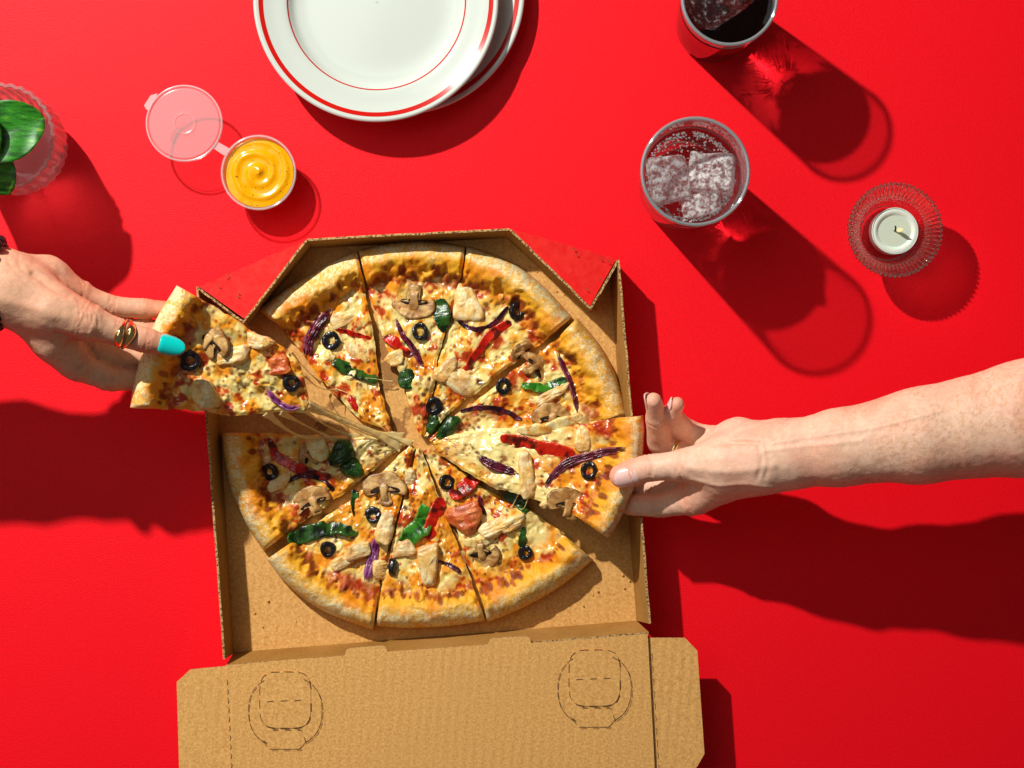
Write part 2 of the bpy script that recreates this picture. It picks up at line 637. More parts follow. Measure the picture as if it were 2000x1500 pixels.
def panel_poly(name, pts, ztop, thick, mat, parent, edge=None):
    top = np.array([P(x, y, ztop if not callable(ztop) else ztop(x, y)) for x, y in pts])
    if ccw(top[:, :2])[0][0] != top[0][0] or ccw(top[:, :2])[0][1] != top[0][1]:
        top = top[::-1]
    bot = top.copy()
    bot[:, 2] -= thick
    V, F = prism(top, bot)
    o = mesh(name, V, F, mat, parent, smooth=False)
    if edge is not None:
        o.data.materials.append(edge)
        for k, p in enumerate(o.data.polygons):
            if k >= 2:
                p.material_index = 1
    return o

panel_poly('floor_panel', [(412, 575), (488, 632), (608, 484), (990, 464), (1146, 606), (1195, 520), (1243, 1212), (455, 1275)],
           0.003, 0.0026, M['card_floor'], box, M['edge'])

def wall(name, a, b, a2, b2, inward, ztop=ZB, thick=0.0017, mat=None, n=24, wob=0.0):
    """cardboard wall: top edge a-b (pixels at ztop), foot a2-b2 (pixels at the floor); inward = pixel point on the inner side"""
    A = np.array([P(*p, ztop) for p in resample([a, b], n)])
    B = np.array([P(*p, 0.0032) for p in resample([a2, b2], n)])
    ctr = P(*inward, 0)
    d = (A[-1] - A[0])[:2]
    nrm = np.array([-d[1], d[0], 0]) / np.linalg.norm(d)
    if np.dot(ctr[:2] - A[0][:2], nrm[:2]) < 0:
        nrm = -nrm
    wv = (fbm(A[:, :2], 60, 3) - 0.5)[:, None] * 0.0016
    A = A + nrm * wv
    A[:, 2] += wv[:, 0] * 0.6
    A2 = A - nrm * thick
    B2 = B - nrm * thick
    V = np.vstack([A, B, A2, B2])
    F, mi = [], []
    for i in range(n - 1):
        F += [(i, i + 1, n + i + 1, n + i), (2 * n + i, 3 * n + i, 3 * n + i + 1, 2 * n + i + 1), (i, 2 * n + i, 2 * n + i + 1, i + 1)]
        mi += [0, 2, 1]
    for e in (0, n - 1):
        F.append((e, n + e, 3 * n + e, 2 * n + e))
        mi.append(1)
    o = mesh(name, V, F, mat or M['card_wall_shaded'], box, smooth=False)
    o.data.materials.append(M['edge'])
    o.data.materials.append(M['print_red'])
    o.data.polygons.foreach_set('material_index', mi)
    return o

IN = (830, 850)
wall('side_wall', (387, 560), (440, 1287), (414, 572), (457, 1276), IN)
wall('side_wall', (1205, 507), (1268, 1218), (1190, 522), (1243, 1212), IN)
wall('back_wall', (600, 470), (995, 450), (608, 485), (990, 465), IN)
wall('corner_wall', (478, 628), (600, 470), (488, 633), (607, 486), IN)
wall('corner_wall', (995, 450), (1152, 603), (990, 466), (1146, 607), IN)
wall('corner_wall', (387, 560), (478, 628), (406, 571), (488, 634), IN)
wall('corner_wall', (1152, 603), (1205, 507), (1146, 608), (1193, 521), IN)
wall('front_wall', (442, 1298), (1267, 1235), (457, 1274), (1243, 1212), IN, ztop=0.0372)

def torn(a, b, n, amp, seed):
    r = np.random.default_rng(seed)
    p = resample([a, b], n)
    d = np.array(b) - np.array(a)
    nn = np.array([-d[1], d[0]]) / np.linalg.norm(d)
    return [tuple(q + nn * amp * (r.random() - 0.5) * (0 < k < n - 1)) for k, q in enumerate(p)]

g1 = panel_poly('corner_flap', torn((389, 560), (600, 468), 26, 3.0, 1) + [(479, 624)], lambda x, y: 0.0375 - 0.003 * ((x, y) != (479, 624)), 0.0018, M['print_red'], box, M['edge'])
g2 = panel_poly('corner_flap', torn((998, 448), (1204, 505), 26, 3.0, 2) + [(1152, 598)], lambda x, y: 0.0345, 0.0018, M['print_red'], box, M['edge'])
for a, b in (((389, 560), (600, 468)), ((998, 448), (1204, 505))):
    a_, b_ = P(*a, 0.0325), P(*b, 0.0325)
    c0 = P(830, 850, 0)
    q = np.array([a_, b_])
    q2 = q.copy()
    q2[:, 2] = 0.001
    inn = (c0 - (a_ + b_) / 2)
    inn[2] = 0
    inn = inn / np.linalg.norm(inn) * 0.002
    V = np.vstack([q, q2, q + inn, q2 + inn])
    mesh('outer_wall', V, [(0, 2, 3, 1), (4, 5, 7, 6), (0, 1, 5, 4), (2, 6, 7, 3), (0, 4, 6, 2), (1, 3, 7, 5)], M['print_red'], box, smooth=False)
# perforation ticks on the printed corners
def dash_strip(segs, z, width, lift=0.0003):
    """list of pixel polylines -> thin dark slits laid in the surface"""
    V, F = [], []
    for pl in segs:
        w = np.array([P(x, y, z + lift) for x, y in pl])
        d = np.gradient(w, axis=0)
        nn = np.stack([-d[:, 1], d[:, 0], 0 * d[:, 0]], -1)
        nn /= np.linalg.norm(nn, axis=1)[:, None] + 1e-12
        b = len(V)
        for k in range(len(w)):
            V += [w[k] + nn[k] * width / 2, w[k] - nn[k] * width / 2]
        for k in range(len(w) - 1):
            F.append((b + 2 * k, b + 2 * k + 1, b + 2 * k + 3, b + 2 * k + 2))
    return np.array(V), F
ticks = []
r_ = np.random.default_rng(5)
for cx, cy_, n_ in ((1125, 492, 2), (1175, 508, 2), (1165, 535, 1), (1140, 570, 2), (440, 545, 2), (470, 575, 2), (425, 560, 1)):
    for _ in range(n_):
        x, y = cx + r_.normal(0, 9), cy_ + r_.normal(0, 6)
        ticks.append([(x, y), (x + 5, y + 3)])
V, F = dash_strip(ticks, 0.0372, 0.0007)
o = mesh('perforation', V, F, M['cut'], box, smooth=False)
o['kind'] = 'stuff'

flap_pts = [(441, 1300), (560, 1289), (673, 1281), (677, 1269), (683, 1266), (748, 1261), (754, 1264), (757, 1273), (953, 1259), (957, 1249), (963, 1246), (1029, 1243), (1035, 1246), (1038, 1256), (1150, 1248), (1265, 1238), (1283, 1580), (452, 1580)]
flap = panel_poly('front_flap', flap_pts, ZF, 0.0026, M['card'], box, M['edge'])
panel_poly('wing', [(345, 1332), (371, 1308), (452, 1300), (462, 1580), (352, 1580)], ZF - 0.0028, 0.0026, M['card'], box, M['edge'])
panel_poly('wing', [(1254, 1246), (1338, 1246), (1362, 1271), (1376, 1472), (1362, 1497), (1348, 1512), (1270, 1516)], ZF - 0.0028, 0.0026, M['card'], box, M['edge'])

def die_cut(cx, cy_, dy):
    """pop-out tab punched into the flap: ring, tab and foot as slightly raised plates with cut lines round them"""
    def oct(hw, hh, ch, ox=0, oy=0, sub=1):
        return [(cx + ox + a * hw + b_, cy_ + oy + c * hh + d) for a, b_, c, d in
                ((-1, ch, -1, 0), (1, -ch, -1, 0), (1, 0, -1, ch), (1, 0, 1, -ch), (1, -ch, 1, 0), (-1, ch, 1, 0), (-1, 0, 1, -ch), (-1, 0, -1, ch))]
    th = np.linspace(0, 2 * math.pi, 41)[:-1]
    ringp = [(cx + 74 * math.cos(a) * (1 - 0.03 * math.cos(4 * a)), cy_ + 10 + 70 * math.sin(a) * (1 - 0.03 * math.cos(4 * a))) for a in th]
    def sq(hw, hh, oy, e):
        f = lambda x: math.copysign(abs(x) ** e, x)
        return [(cx + hw * f(math.cos(a)), cy_ + oy + hh * f(math.sin(a))) for a in th]
    tabp = sq(50, 55, -12, 0.5)
    footp = [(cx - 31, cy_ + 46), (cx + 31, cy_ + 46), (cx + 40, cy_ + 70), (cx + 28, cy_ + 84), (cx - 30, cy_ + 84), (cx - 42, cy_ + 70)]
    a = panel_poly('punched_ring', ringp, ZF + 0.0005, 0.0004, M['card'], flap)
    b = panel_poly('punched_tab', tabp, ZF + 0.0011, 0.0008, M['card'], flap)
    c = panel_poly('punched_foot', footp, ZF + 0.0006, 0.0004, M['card'], flap)
    segs = []
    def dashes(pl, on, off, closed=True):
        pl = list(pl) + ([pl[0]] if closed else [])
        d = np.r_[0, np.cumsum(np.linalg.norm(np.diff(np.array(pl), axis=0), axis=1))]
        x = off / 2
        while x + on < d[-1]:
            t = np.linspace(x, x + on, 6)
            segs.append([(np.interp(q, d, [p[0] for p in pl]), np.interp(q, d, [p[1] for p in pl])) for q in t])
            x += on + off
    arc = [p for p in ringp]
    k0 = 13
    dashes([arc[(k0 + i) % 40] for i in range(15)], 15, 4, False)
    dashes([arc[(28 + 5 + i) % 40] for i in range(15)], 15, 4, False)
    dashes(tabp, 17, 10)
    dashes(footp, 12, 12)
    for dx in (-36, -9, 18):
        segs.append([(cx + dx, cy_ - 10 - dx * 0.04), (cx + dx + 13, cy_ - 11 - dx * 0.04)])
    V, F = dash_strip(segs, ZF + 0.0011, 0.00055)
    o = mesh('cut_line', V, F, M['cut'], flap, smooth=False)
    o['kind'] = 'stuff'
die_cut(557, 1379, 0)
die_cut(1161, 1336, 0)
segs = []
for a, b in (((443, 1322), (452, 1500)), ((1267, 1262), (1281, 1500))):
    p = resample([a, b], 90)
    for k in range(3, 88, 9):
        segs.append([tuple(p[k]), tuple(p[k + 2] + (1.5, 0)), tuple(p[min(k + 5, 89)])])
V, F = dash_strip(segs, ZF, 0.0006)
o = mesh('fold_perforation', V, F, M['cut'], flap, smooth=False)
o['kind'] = 'stuff'

r_ = np.random.default_rng(77)
Vb, Fb = [], []
for k in range(70):
    x, y = (r_.uniform(470, 1230), r_.uniform(1120, 1235)) if k < 40 else (r_.uniform(1000, 1200), r_.uniform(500, 700))
    rad = r_.uniform(0.0004, 0.0011)
    V, F = lathe([(rad * math.cos(a) * r_.uniform(0.6, 1.2) + 1e-5, rad * math.sin(a)) for a in np.linspace(-1.5, 1.5, 5)], 7, P(x, y, 0.0031 + rad * 0.6))
    Fb.append(F + sum(len(v) for v in Vb))
    Vb.append(V)
o = mesh('crumbs', np.vstack(Vb), np.vstack(Fb), plain('crumb', (0.75, 0.45, 0.14), 0.7, (0.55, 0.24, 0.05), 300), None, True, loc=P(830, 1150, 0.003))
o['kind'] = 'stuff'
tag(o, 'tiny golden crumbs scattered on the cardboard box floor', 'crumbs')

# ------------------------------------------------------------------ pizza slices
C_PALE, C_CREAM = np.array([0.90, 0.54, 0.095]), np.array([0.93, 0.73, 0.28])
C_OR, C_RED, C_BR = np.array([0.86, 0.31, 0.016]), np.array([0.44, 0.030, 0.003]), np.array([0.09, 0.011, 0.003])
C_GOLD, C_GOLD2, C_FLOUR = np.array([0.93, 0.43, 0.022]), np.array([0.84, 0.28, 0.008]), np.array([0.95, 0.78, 0.44])

def lerp3(c, d, f):
    return c * (1 - f)[..., None] + d * f[..., None]

class Slice:
    def __init__(self, label, e1, e2, arc, zt=0.0035, zc=0.0035, thick=0.0085, crust_h=0.023, crust_w=0.033, seed=0, cream=None, zpow=1.0, sauce=0.5, droop=0.0):
        """e1, e2: cut edges from the tip to the crust (pixels); arc: crust outline from e1's end to e2's end"""
        nv, nu = 150, 104
        E1 = resample(smooth_profile(e1, 6), nv)
        E2 = resample(smooth_profile(e2, 6), nv)
        A = resample(smooth_profile(arc, 8), nu)
        u = np.linspace(0, 1, nu)[None, :, None]
        v = np.linspace(0, 1, nv)[:, None, None]
        pix = E1[:, None] * (1 - u) + E2[:, None] * u + v * (A[None] - (A[0] * (1 - u) + A[-1] * u))
        self.seed = seed
        # ragged cut edges
        jit = (fbm(pix * PX, 130, seed + 3, 3) - 0.5) * 7.0
        ew = np.clip(np.minimum(u, 1 - u)[..., 0] * 6, 0, 1)
        side = np.sign(u[..., 0] - 0.5)
        dr = (E2 - E1)
        dr /= np.linalg.norm(dr, axis=1)[:, None] + 1e-9
        inner = np.clip((1 - v[..., 0]) * 4, 0.15, 1)
        pix = pix + dr[:, None] * (jit * (1 - ew) * inner)[..., None]
        tip = (E1[0] + E2[0]) / 2
        L = np.linalg.norm(A - tip, axis=1) * PX
        dc = (1 - v[..., 0]) * L[None]
        wid = np.linalg.norm(E2 - E1, axis=1) * PX
        ds = np.minimum(u[..., 0], 1 - u[..., 0]) * wid[:, None]
        q = pix * PX
        w = crust_w * (0.92 + 0.36 * (fbm(q, 55, seed + 11, 2) - 0.5) + 0.30 * (fbm(q, 160, seed + 12, 2) - 0.5))
        t = dc / w
        rise = np.sqrt(np.clip(1 - ((0.42 - np.clip(t, 0, 0.42)) / 0.42) ** 2, 0, 1))
        fall = np.where(t < 0.42, 1, np.cos(np.clip((t - 0.42) / 0.58, 0, 1) * math.pi / 2) ** 1.6)
        crust = np.where(t < 0.42, rise, fall)
        hb = fbm(q, 48, seed + 20, 2)
        lump = fbm(q, 110, seed + 21, 3)
        fine = fbm(q, 420, seed + 22, 3)
        hole = sstep(0.58, 0.72, fbm(q, 190, seed + 23, 2))
        cheese_h = thick + (hb - 0.5) * 0.008 + (lump - 0.5) * 0.0045 + (fine - 0.5) * 0.0004 - hole * 0.0010
        hump = (fbm(q, 40, seed + 30, 2) - 0.5) * 0.0045
        ch = crust_h + hump + (fbm(q, 150, seed + 31, 2) - 0.5) * 0.0015 + (fine - 0.5) * 0.0007
        blist = sstep(0.60, 0.75, fbm(q, 130, seed + 33, 2)) * sstep(0.35, 0.7, t) * (1 - sstep(0.95, 1.15, t))
        low = 0.0065
        top = np.where(t < 0.42, low + (ch - low) * crust, cheese_h + (ch - cheese_h) * crust) + blist * 0.0022
        edge = sstep(0, 0.0035, ds + 0.0004)
        top = top * (0.80 + 0.20 * edge)
        zb = zt + (zc - zt) * v[..., 0] ** zpow + droop * np.abs(u[..., 0] - 0.5) * 2 * v[..., 0]
        Z = zb + top
        k = PX * (H - Z) / H
        X = (pix[..., 0] - 1000) * k
        Y = (750 - pix[..., 1]) * k
        self.V = np.stack([X, Y, Z], -1)
        self.pix = pix
        self.dc, self.t, self.v = dc, t, v[..., 0] + 0 * dc
        # ---- colour
        n1 = fbm(q, 70, seed + 40, 3)
        n2 = fbm(q, 75, seed + 41, 3)
        n3 = fbm(q, 240, seed + 42, 3)
        n4 = fbm(q, 115, seed + 43, 4)
        c = np.broadcast_to(C_OR, pix.shape[:2] + (3,)) * (0.92 + 0.16 * n4[..., None])
        c = lerp3(c, C_PALE, sstep(0.40, 0.50, n2 * 0.6 + n4 * 0.4))
        c = lerp3(c, C_CREAM, sstep(0.48, 0.58, n2 * 0.5 + n4 * 0.5) * 0.9)
        c = lerp3(c, np.array([0.74, 0.16, 0.012]), sstep(0.55 - 0.03 * sauce, 0.63 - 0.03 * sauce, n1 * 0.6 + n3 * 0.4) * 0.85)
        c = lerp3(c, C_RED, sstep(0.60 - 0.03 * sauce, 0.66 - 0.03 * sauce, n1 * 0.55 + n3 * 0.45) * 0.9)
        if cream is not None:
            for cx, cy_, rr in cream:
                m = 1 - sstep(rr * 0.5, rr, np.hypot(pix[..., 0] - cx, pix[..., 1] - cy_) + (n2 - 0.5) * rr)
                c = lerp3(c, C_CREAM * (0.96 + 0.08 * n3[..., None]), m * 0.92)
        # small toasted spots
        r = np.random.default_rng(seed + 99)
        cl = [(r.integers(30, nv - 35), r.integers(10, nu - 10)) for _ in range(7)]
        for _ in range(110):
            i, j = r.integers(2, nv - 40), r.integers(2, nu - 2)
            if r.random() < 0.6:
                k_ = cl[r.integers(0, 7)]
                i, j = int(np.clip(k_[0] + r.normal(0, 9), 2, nv - 32)), int(np.clip(k_[1] + r.normal(0, 10), 2, nu - 3))
            rad = r.uniform(1.8, 4.6) * (1.8 if r.random() < 0.15 else 1)
            d = np.hypot(pix[..., 0] - pix[i, j, 0], pix[..., 1] - pix[i, j, 1]) + (n3 - 0.5) * 5
            m = 1 - sstep(rad * 0.55, rad, d)
            c = lerp3(c, C_BR if r.random() < 0.5 else np.array([0.36, 0.06, 0.008]), m * r.uniform(0.5, 0.95))
        # crust
        fl = sstep(0.42, 0.56, fbm(q, 900, seed + 50, 2) * 0.6 + n2 * 0.4)
        g = lerp3(np.broadcast_to(C_GOLD, c.shape), np.broadcast_to(C_GOLD2, c.shape), sstep(0.46, 0.70, n1 * 0.5 + n2 * 0.5))
        outer = 1 - sstep(0.22, 0.56, t + (n2 - 0.5) * 0.55 + (fine - 0.5) * 0.3)
        g = lerp3(g, C_FLOUR, np.clip(outer * (0.12 + 0.88 * fl), 0, 1))
        sx = sstep(0.66, 0.86, t + (n2 - 0.5) * 0.3) * sstep(0.54, 0.63, fbm(q, 95, seed + 60, 2) * 0.55 + n3 * 0.45)
        g = lerp3(g, np.array([0.36, 0.055, 0.008]), sx * 0.9)
        for _ in range(24):
            j = r.integers(2, nu - 2)
            tt = r.normal(0.86, 0.10)
            i = np.argmin(np.abs(t[:, j] - tt))
            rad = r.uniform(3.0, 9.0)
            dx, dy = pix[..., 0] - pix[i, j, 0], pix[..., 1] - pix[i, j, 1]
            ax = A[j] - tip
            ax = ax / np.linalg.norm(ax)
            al = dx * ax[0] + dy * ax[1]
            pe = -dx * ax[1] + dy * ax[0]
            d = np.hypot(al * 0.62, pe) + (n3 - 0.5) * 6
            m = 1 - sstep(rad * 0.6, rad, d)
            dk = np.array([0.20, 0.026, 0.005]) if r.random() < 0.5 else np.array([0.40, 0.07, 0.008])
            g = lerp3(g, dk, m * 0.88)
        mixm = sstep(0.86, 1.04, t + (n3 - 0.5) * 0.22)
        rim = sstep(0.80, 0.95, t) * (1 - sstep(1.05, 1.22, t)) * sstep(0.40, 0.62, n2)
        c = lerp3(g, c, mixm)
        c = lerp3(c, C_RED, rim * 0.75)
        self.C = np.clip(c, 0.003, 0.9)
        # ---- meshes
        base = np.array([self.V[..., 0].mean(), self.V[..., 1].mean(), zb.min()])
        self.root = thing('pizza_slice', label, 'pizza slice', base, 'slices of the cut pizza')
        idx = np.arange(nv * nu).reshape(nv, nu)
        q4 = np.stack([idx[:-1, :-1], idx[:-1, 1:], idx[1:, 1:], idx[1:, :-1]], -1).reshape(-1, 4)
        vv = self.V.reshape(-1, 3)
        tri = vv[q4[:, :3]]
        nz = np.cross(tri[:, 1] - tri[:, 0], tri[:, 2] - tri[:, 0])[:, 2].mean()
        if nz < 0:
            q4 = q4[:, ::-1]
        tm = t.reshape(-1)[q4].mean(1)
        # skirt
        ring = np.r_[idx[0, :], idx[1:, -1], idx[-1, -2::-1], idx[-2:0:-1, 0]]
        cen = vv.mean(0)
        foot = vv[ring].copy()
        zr = zb.reshape(-1)[ring]
        mid = foot.copy()
        isout = np.zeros(len(ring), bool)
        isout[nu + nv - 1: nu + nv - 1 + nu - 1] = True
        foot[:, :2] += (cen[:2] - foot[:, :2]) * np.where(isout, 0.03, 0.008)[:, None]
        foot[:, 2] = zr
        mid[:, 2] = zr + (mid[:, 2] - zr) * 0.5
        mid[:, :2] += (mid[:, :2] - cen[:2]) * np.where(isout, 0.010, -0.004)[:, None]
        nr = len(ring)
        nb = len(vv)
        allv = np.vstack([vv, mid, foot])
        sk = [(ring[k], ring[(k + 1) % nr], nb + (k + 1) % nr, nb + k) for k in range(nr)]
        sk += [(nb + k, nb + (k + 1) % nr, nb + nr + (k + 1) % nr, nb + nr + k) for k in range(nr)]
        if nz > 0:
            sk = [f[::-1] for f in sk]
        dough = np.array([0.70, 0.50, 0.22])
        cm = np.tile(dough, (nr, 1)) * (0.7 + 0.6 * fbm(mid, 260, seed, 2))[:, None]
        cm[isout] = (C_GOLD * 0.9)[None] * (0.7 + 0.5 * fbm(mid[isout], 200, seed, 2))[:, None]
        cf = cm * np.array([0.8, 0.7, 0.6])
        allc = np.vstack([self.C.reshape(-1, 3), cm, cf])
        bottom = [tuple(nb + nr + k for k in range(nr))]
        cq = [tuple(f) for f in q4[tm < 0.97]] + [tuple(f) for f in sk] + bottom
        self._sub('crust', allv, cq, allc, M['crust'])
        self._sub('cheese', vv, [tuple(f) for f in q4[tm >= 0.97]], self.C.reshape(-1, 3), M['pizza'])
        self.flatpix = pix.reshape(-1, 2)
        self.flatv = vv
        self.w = w

    def _sub(self, name, V, F, C, mat):
        used = np.unique(np.concatenate([np.asarray(f) for f in F]))
        mp = -np.ones(len(V), int)
        mp[used] = np.arange(len(used))
        if all(len(f) == 4 for f in F):
            F = mp[np.array(F)]
        else:
            F = [tuple(mp[list(f)]) for f in F]
        return mesh(name, V[used], F, mat, self.root, True, C[used])

    def at(self, px, py):
        d = (self.flatpix[:, 0] - px) ** 2 + (self.flatpix[:, 1] - py) ** 2
        k = np.argsort(d)[:10]
        return self.flatv[k].mean(0)

    def ground(self, pts, lift):
        """pixel polyline -> world path lying on the slice"""
        out = []
        for x, y in pts:
            p = self.at(x, y)
            z = p[2] + lift
            out.append(P(x, y, z))
        out = np.array(out)
        z = out[:, 2].copy()
        for _ in range(3):
            z[1:-1] = (z[:-2] + 2 * z[1:-1] + z[2:]) / 4
        kk = (H - z) / (H - out[:, 2])
        out[:, 0] *= kk
        out[:, 1] *= kk
        out[:, 2] = z
        return out

    # ---- toppings, all parts of the slice
    PAL = {'red': ((0.50, 0.006, 0.003), (0.70, 0.022, 0.005), (0.06, 0.005, 0.003), 'gloss'),
           'green': ((0.016, 0.14, 0.006), (0.045, 0.26, 0.015), (0.010, 0.03, 0.004), 'gloss'),
           'dgreen': ((0.010, 0.045, 0.006), (0.035, 0.11, 0.014), (0.006, 0.010, 0.004), 'gloss'),
           'onion': ((0.035, 0.003, 0.009), (0.12, 0.010, 0.028), (0.010, 0.002, 0.004), 'gloss'),
           'purple': ((0.10, 0.008, 0.07), (0.24, 0.035, 0.17), (0.05, 0.005, 0.03), 'gloss'),
           'chicken': ((0.92, 0.75, 0.40), (0.88, 0.55, 0.16), (0.55, 0.17, 0.025), 'matte'),
           'sauced': ((0.72, 0.20, 0.05), (0.60, 0.09, 0.015), (0.26, 0.03, 0.006), 'matte'),
           'cheese': ((0.90, 0.76, 0.38), (0.88, 0.62, 0.19), (0.80, 0.34, 0.04), 'matte'),
           'mush': ((0.70, 0.43, 0.15), (0.46, 0.21, 0.055), (0.14, 0.05, 0.012), 'matte')}

    def paint(self, V, kind, seed, edge=None, char=0.5):
        c1, c2, c3, m = self.PAL[kind]
        a = fbm(V, 150, seed, 3)
        b = fbm(V, 330, seed + 5, 3)
        c = lerp3(np.tile(np.array(c1), (len(V), 1)), np.array(c2), sstep(0.42, 0.58, a * 0.6 + b * 0.4))
        k = sstep(0.53, 0.64, fbm(V, 190, seed + 9, 3)) * char
        if edge is not None:
            k = np.maximum(k, edge * (0.35 + 0.65 * sstep(0.40, 0.6, b)))
        return lerp3(c, np.array(c3), np.clip(k, 0, 1)), M[m]

    def strip(self, name, pts, w, kind, h=None, lift=0.0004, ridges=0, taper=0.62):
        """curved strip of vegetable, w = width in pixels"""
        seed = self.seed + int(pts[0][0]) * 7 + int(pts[0][1])
        if ridges:
            return self.onion(name, pts, w, kind, seed)
        p = self.ground(resample(smooth_profile(pts, 8), 56), lift)
        m, n = len(p), 24
        s = np.linspace(0, 1, m)
        L = np.linalg.norm(p[-1] - p[0])
        endl = np.clip(w * PX * 0.45 / L, 0.03, 0.4)
        rnd = np.sqrt(np.clip(1 - (1 - np.clip(np.minimum(s, 1 - s) / endl, 0, 1)) ** 2, 0, 1))
        r = np.random.default_rng(seed)
        t0, t1 = taper * r.uniform(0.6, 1.25), taper * r.uniform(0.6, 1.25)
        body = t0 + (t1 - t0) * s + (1 - (t0 + t1) / 2) * np.sin(math.pi * np.clip(s, 0, 1)) ** 0.7
        body = np.clip(body, 0.25, 1.1)
        wob = 0.80 + 0.42 * fbm(p, 170, seed, 2)
        wm = 1.28 * w * PX / 2 * body * wob * (0.25 + 0.75 * rnd)
        hm = (h if h else w * 0.32) * PX * (0.35 + 0.65 * body) * (0.45 + 0.55 * rnd) * (0.55 if kind != 'cheese' else 0.8)
        p[:, 2] += hm * 0.10 + 0.0003 + (fbm(p, 120, seed + 4, 2) - 0.5) * 0.0022
        T = np.gradient(p, axis=0)
        T /= np.linalg.norm(T, axis=1)[:, None] + 1e-12
        B = np.cross(T, [0, 0, 1.0])
        B /= np.linalg.norm(B, axis=1)[:, None] + 1e-12
        p = p + B * ((fbm(p, 90, seed + 6, 2) - 0.5) * w * PX * 0.35)[:, None]
        N = np.cross(B, T)
        roll = R(r.uniform(-22, 22)) + (fbm(p, 60, seed + 8, 2) - 0.5) * 1.0
        th = np.arange(n) * 2 * math.pi / n
        ex = 0.62
        cx = np.sign(np.cos(th)) * np.abs(np.cos(th)) ** ex
        sz = np.sign(np.sin(th)) * np.abs(np.sin(th)) ** ex
        dent = 0.0 if ridges else (0.15 if kind == 'cheese' else 0.60)
        prof_z = sz - dent * np.clip(sz, 0, 1) * (1 - np.abs(cx)) ** 1.0
        if ridges:
            prof_z = prof_z * (0.72 + 0.22 * np.cos(ridges * math.pi * cx))
        X = cx[None] * wm[:, None]
        Z = prof_z[None] * hm[:, None]
        cr, sr = np.cos(roll)[:, None], np.sin(roll)[:, None]
        X, Z = X * cr - Z * sr, X * sr + Z * cr
        V = p[:, None] + X[..., None] * B[:, None] + Z[..., None] * N[:, None]
        V = V.reshape(-1, 3)
        V = np.vstack([V, p[0] - T[0] * 0.0004, p[-1] + T[-1] * 0.0004])
        V = V + ((fbm(V, 330, seed + 7, 2) - 0.5) * 0.0012)[:, None]
        F = [(i * n + j, i * n + (j + 1) % n, (i + 1) * n + (j + 1) % n, (i + 1) * n + j) for i in range(m - 1) for j in range(n)]
        a, b = len(V) - 2, len(V) - 1
        F += [(a, (j + 1) % n, j) for j in range(n)] + [(b, (m - 1) * n + j, (m - 1) * n + (j + 1) % n) for j in range(n)]
        C, mt = self.paint(V, kind, seed, None, 0.95)
        if ridges:
            st = 0.5 + 0.5 * np.cos(ridges * math.pi * cx + 0.6)
            st = np.tile(st[None] ** 2, (m, 1)).reshape(-1)
            hi = np.array([0.36, 0.06, 0.11]) if kind == 'onion' else np.array([0.50, 0.20, 0.44])
            C[:m * n] = lerp3(C[:m * n], hi, st * 0.5 * (0.4 + 0.8 * fbm(V[:m * n], 180, seed, 2)))
        elif kind in ('red', 'green'):
            ed = np.tile((np.abs(cx) ** 6)[None], (m, 1)).reshape(-1)
            fl = np.array([0.72, 0.10, 0.02]) if kind == 'red' else np.array([0.30, 0.42, 0.05])
            C[:m * n] = lerp3(C[:m * n], fl, ed * 0.45)
        return mesh(name, V, F, mt, self.root, True, C)

    def onion(self, name, pts, w, kind, seed):
        """bundle of thin onion layers lying side by side, one mesh"""
        r = np.random.default_rng(seed)
        m, n = 52, 14
        base = self.ground(resample(smooth_profile(pts, 8), m), 0.0006)
        T = np.gradient(base, axis=0)
        T /= np.linalg.norm(T, axis=1)[:, None] + 1e-12
        B = np.cross(T, [0, 0, 1.0])
        B /= np.linalg.norm(B, axis=1)[:, None] + 1e-12
        s = np.linspace(0, 1, m)
        env = np.sin(math.pi * (0.08 + 0.84 * s)) ** 0.55
        nl = 4 if w > 12 else 3
        Vs, Fs, Cs, off = [], [], [], 0
        dark = np.array(self.PAL[kind][0])
        mid = np.array(self.PAL[kind][1])
        lite = np.array([0.42, 0.11, 0.16]) if kind == 'onion' else np.array([0.50, 0.22, 0.44])
        for k in range(nl):
            f = (k + 0.5) / nl - 0.5
            o_ = f * 1.12 * w * PX * env * (0.8 + 0.5 * (vnoise(base, 60, seed + k) - 0.3)) + (fbm(base, 110, seed + 30 + k, 2) - 0.5) * w * PX * 0.25
            p = base + B * o_[:, None]
            p[:, 2] += 0.0016 * (0.25 - f * f) * 4 * env * 0.6 + (fbm(p, 150, seed + 9 + k, 2) - 0.5) * 0.0016
            e2 = np.clip(np.minimum(s - r.uniform(0, 0.08), 1 - r.uniform(0, 0.08) - s) / 0.12, 0.05, 1) ** 0.6
            hw = 1.12 * w * PX / nl * 0.60 * e2 * r.uniform(0.7, 1.15)
            V, F = tube(p, hw, np.minimum(hw * 0.8, 0.0012), n)
            V = V + ((fbm(V, 420, seed + k, 2) - 0.5) * 0.0009)[:, None]
            c = lerp3(np.tile(dark, (len(V), 1)), mid, sstep(0.4, 0.6, fbm(V, 170, seed + 3 + k, 3)))
            if k == r.integers(0, nl) or k == nl - 1:
                c = lerp3(c, lite, 0.55 * sstep(0.35, 0.6, fbm(V, 140, seed + 40 + k, 2)))
            Fs += [tuple(x + off for x in q) for q in F]
            off += len(V)
            Vs.append(V)
            Cs.append(c)
        return mesh(name, np.vstack(Vs), Fs, M['gloss'], self.root, True, np.vstack(Cs))

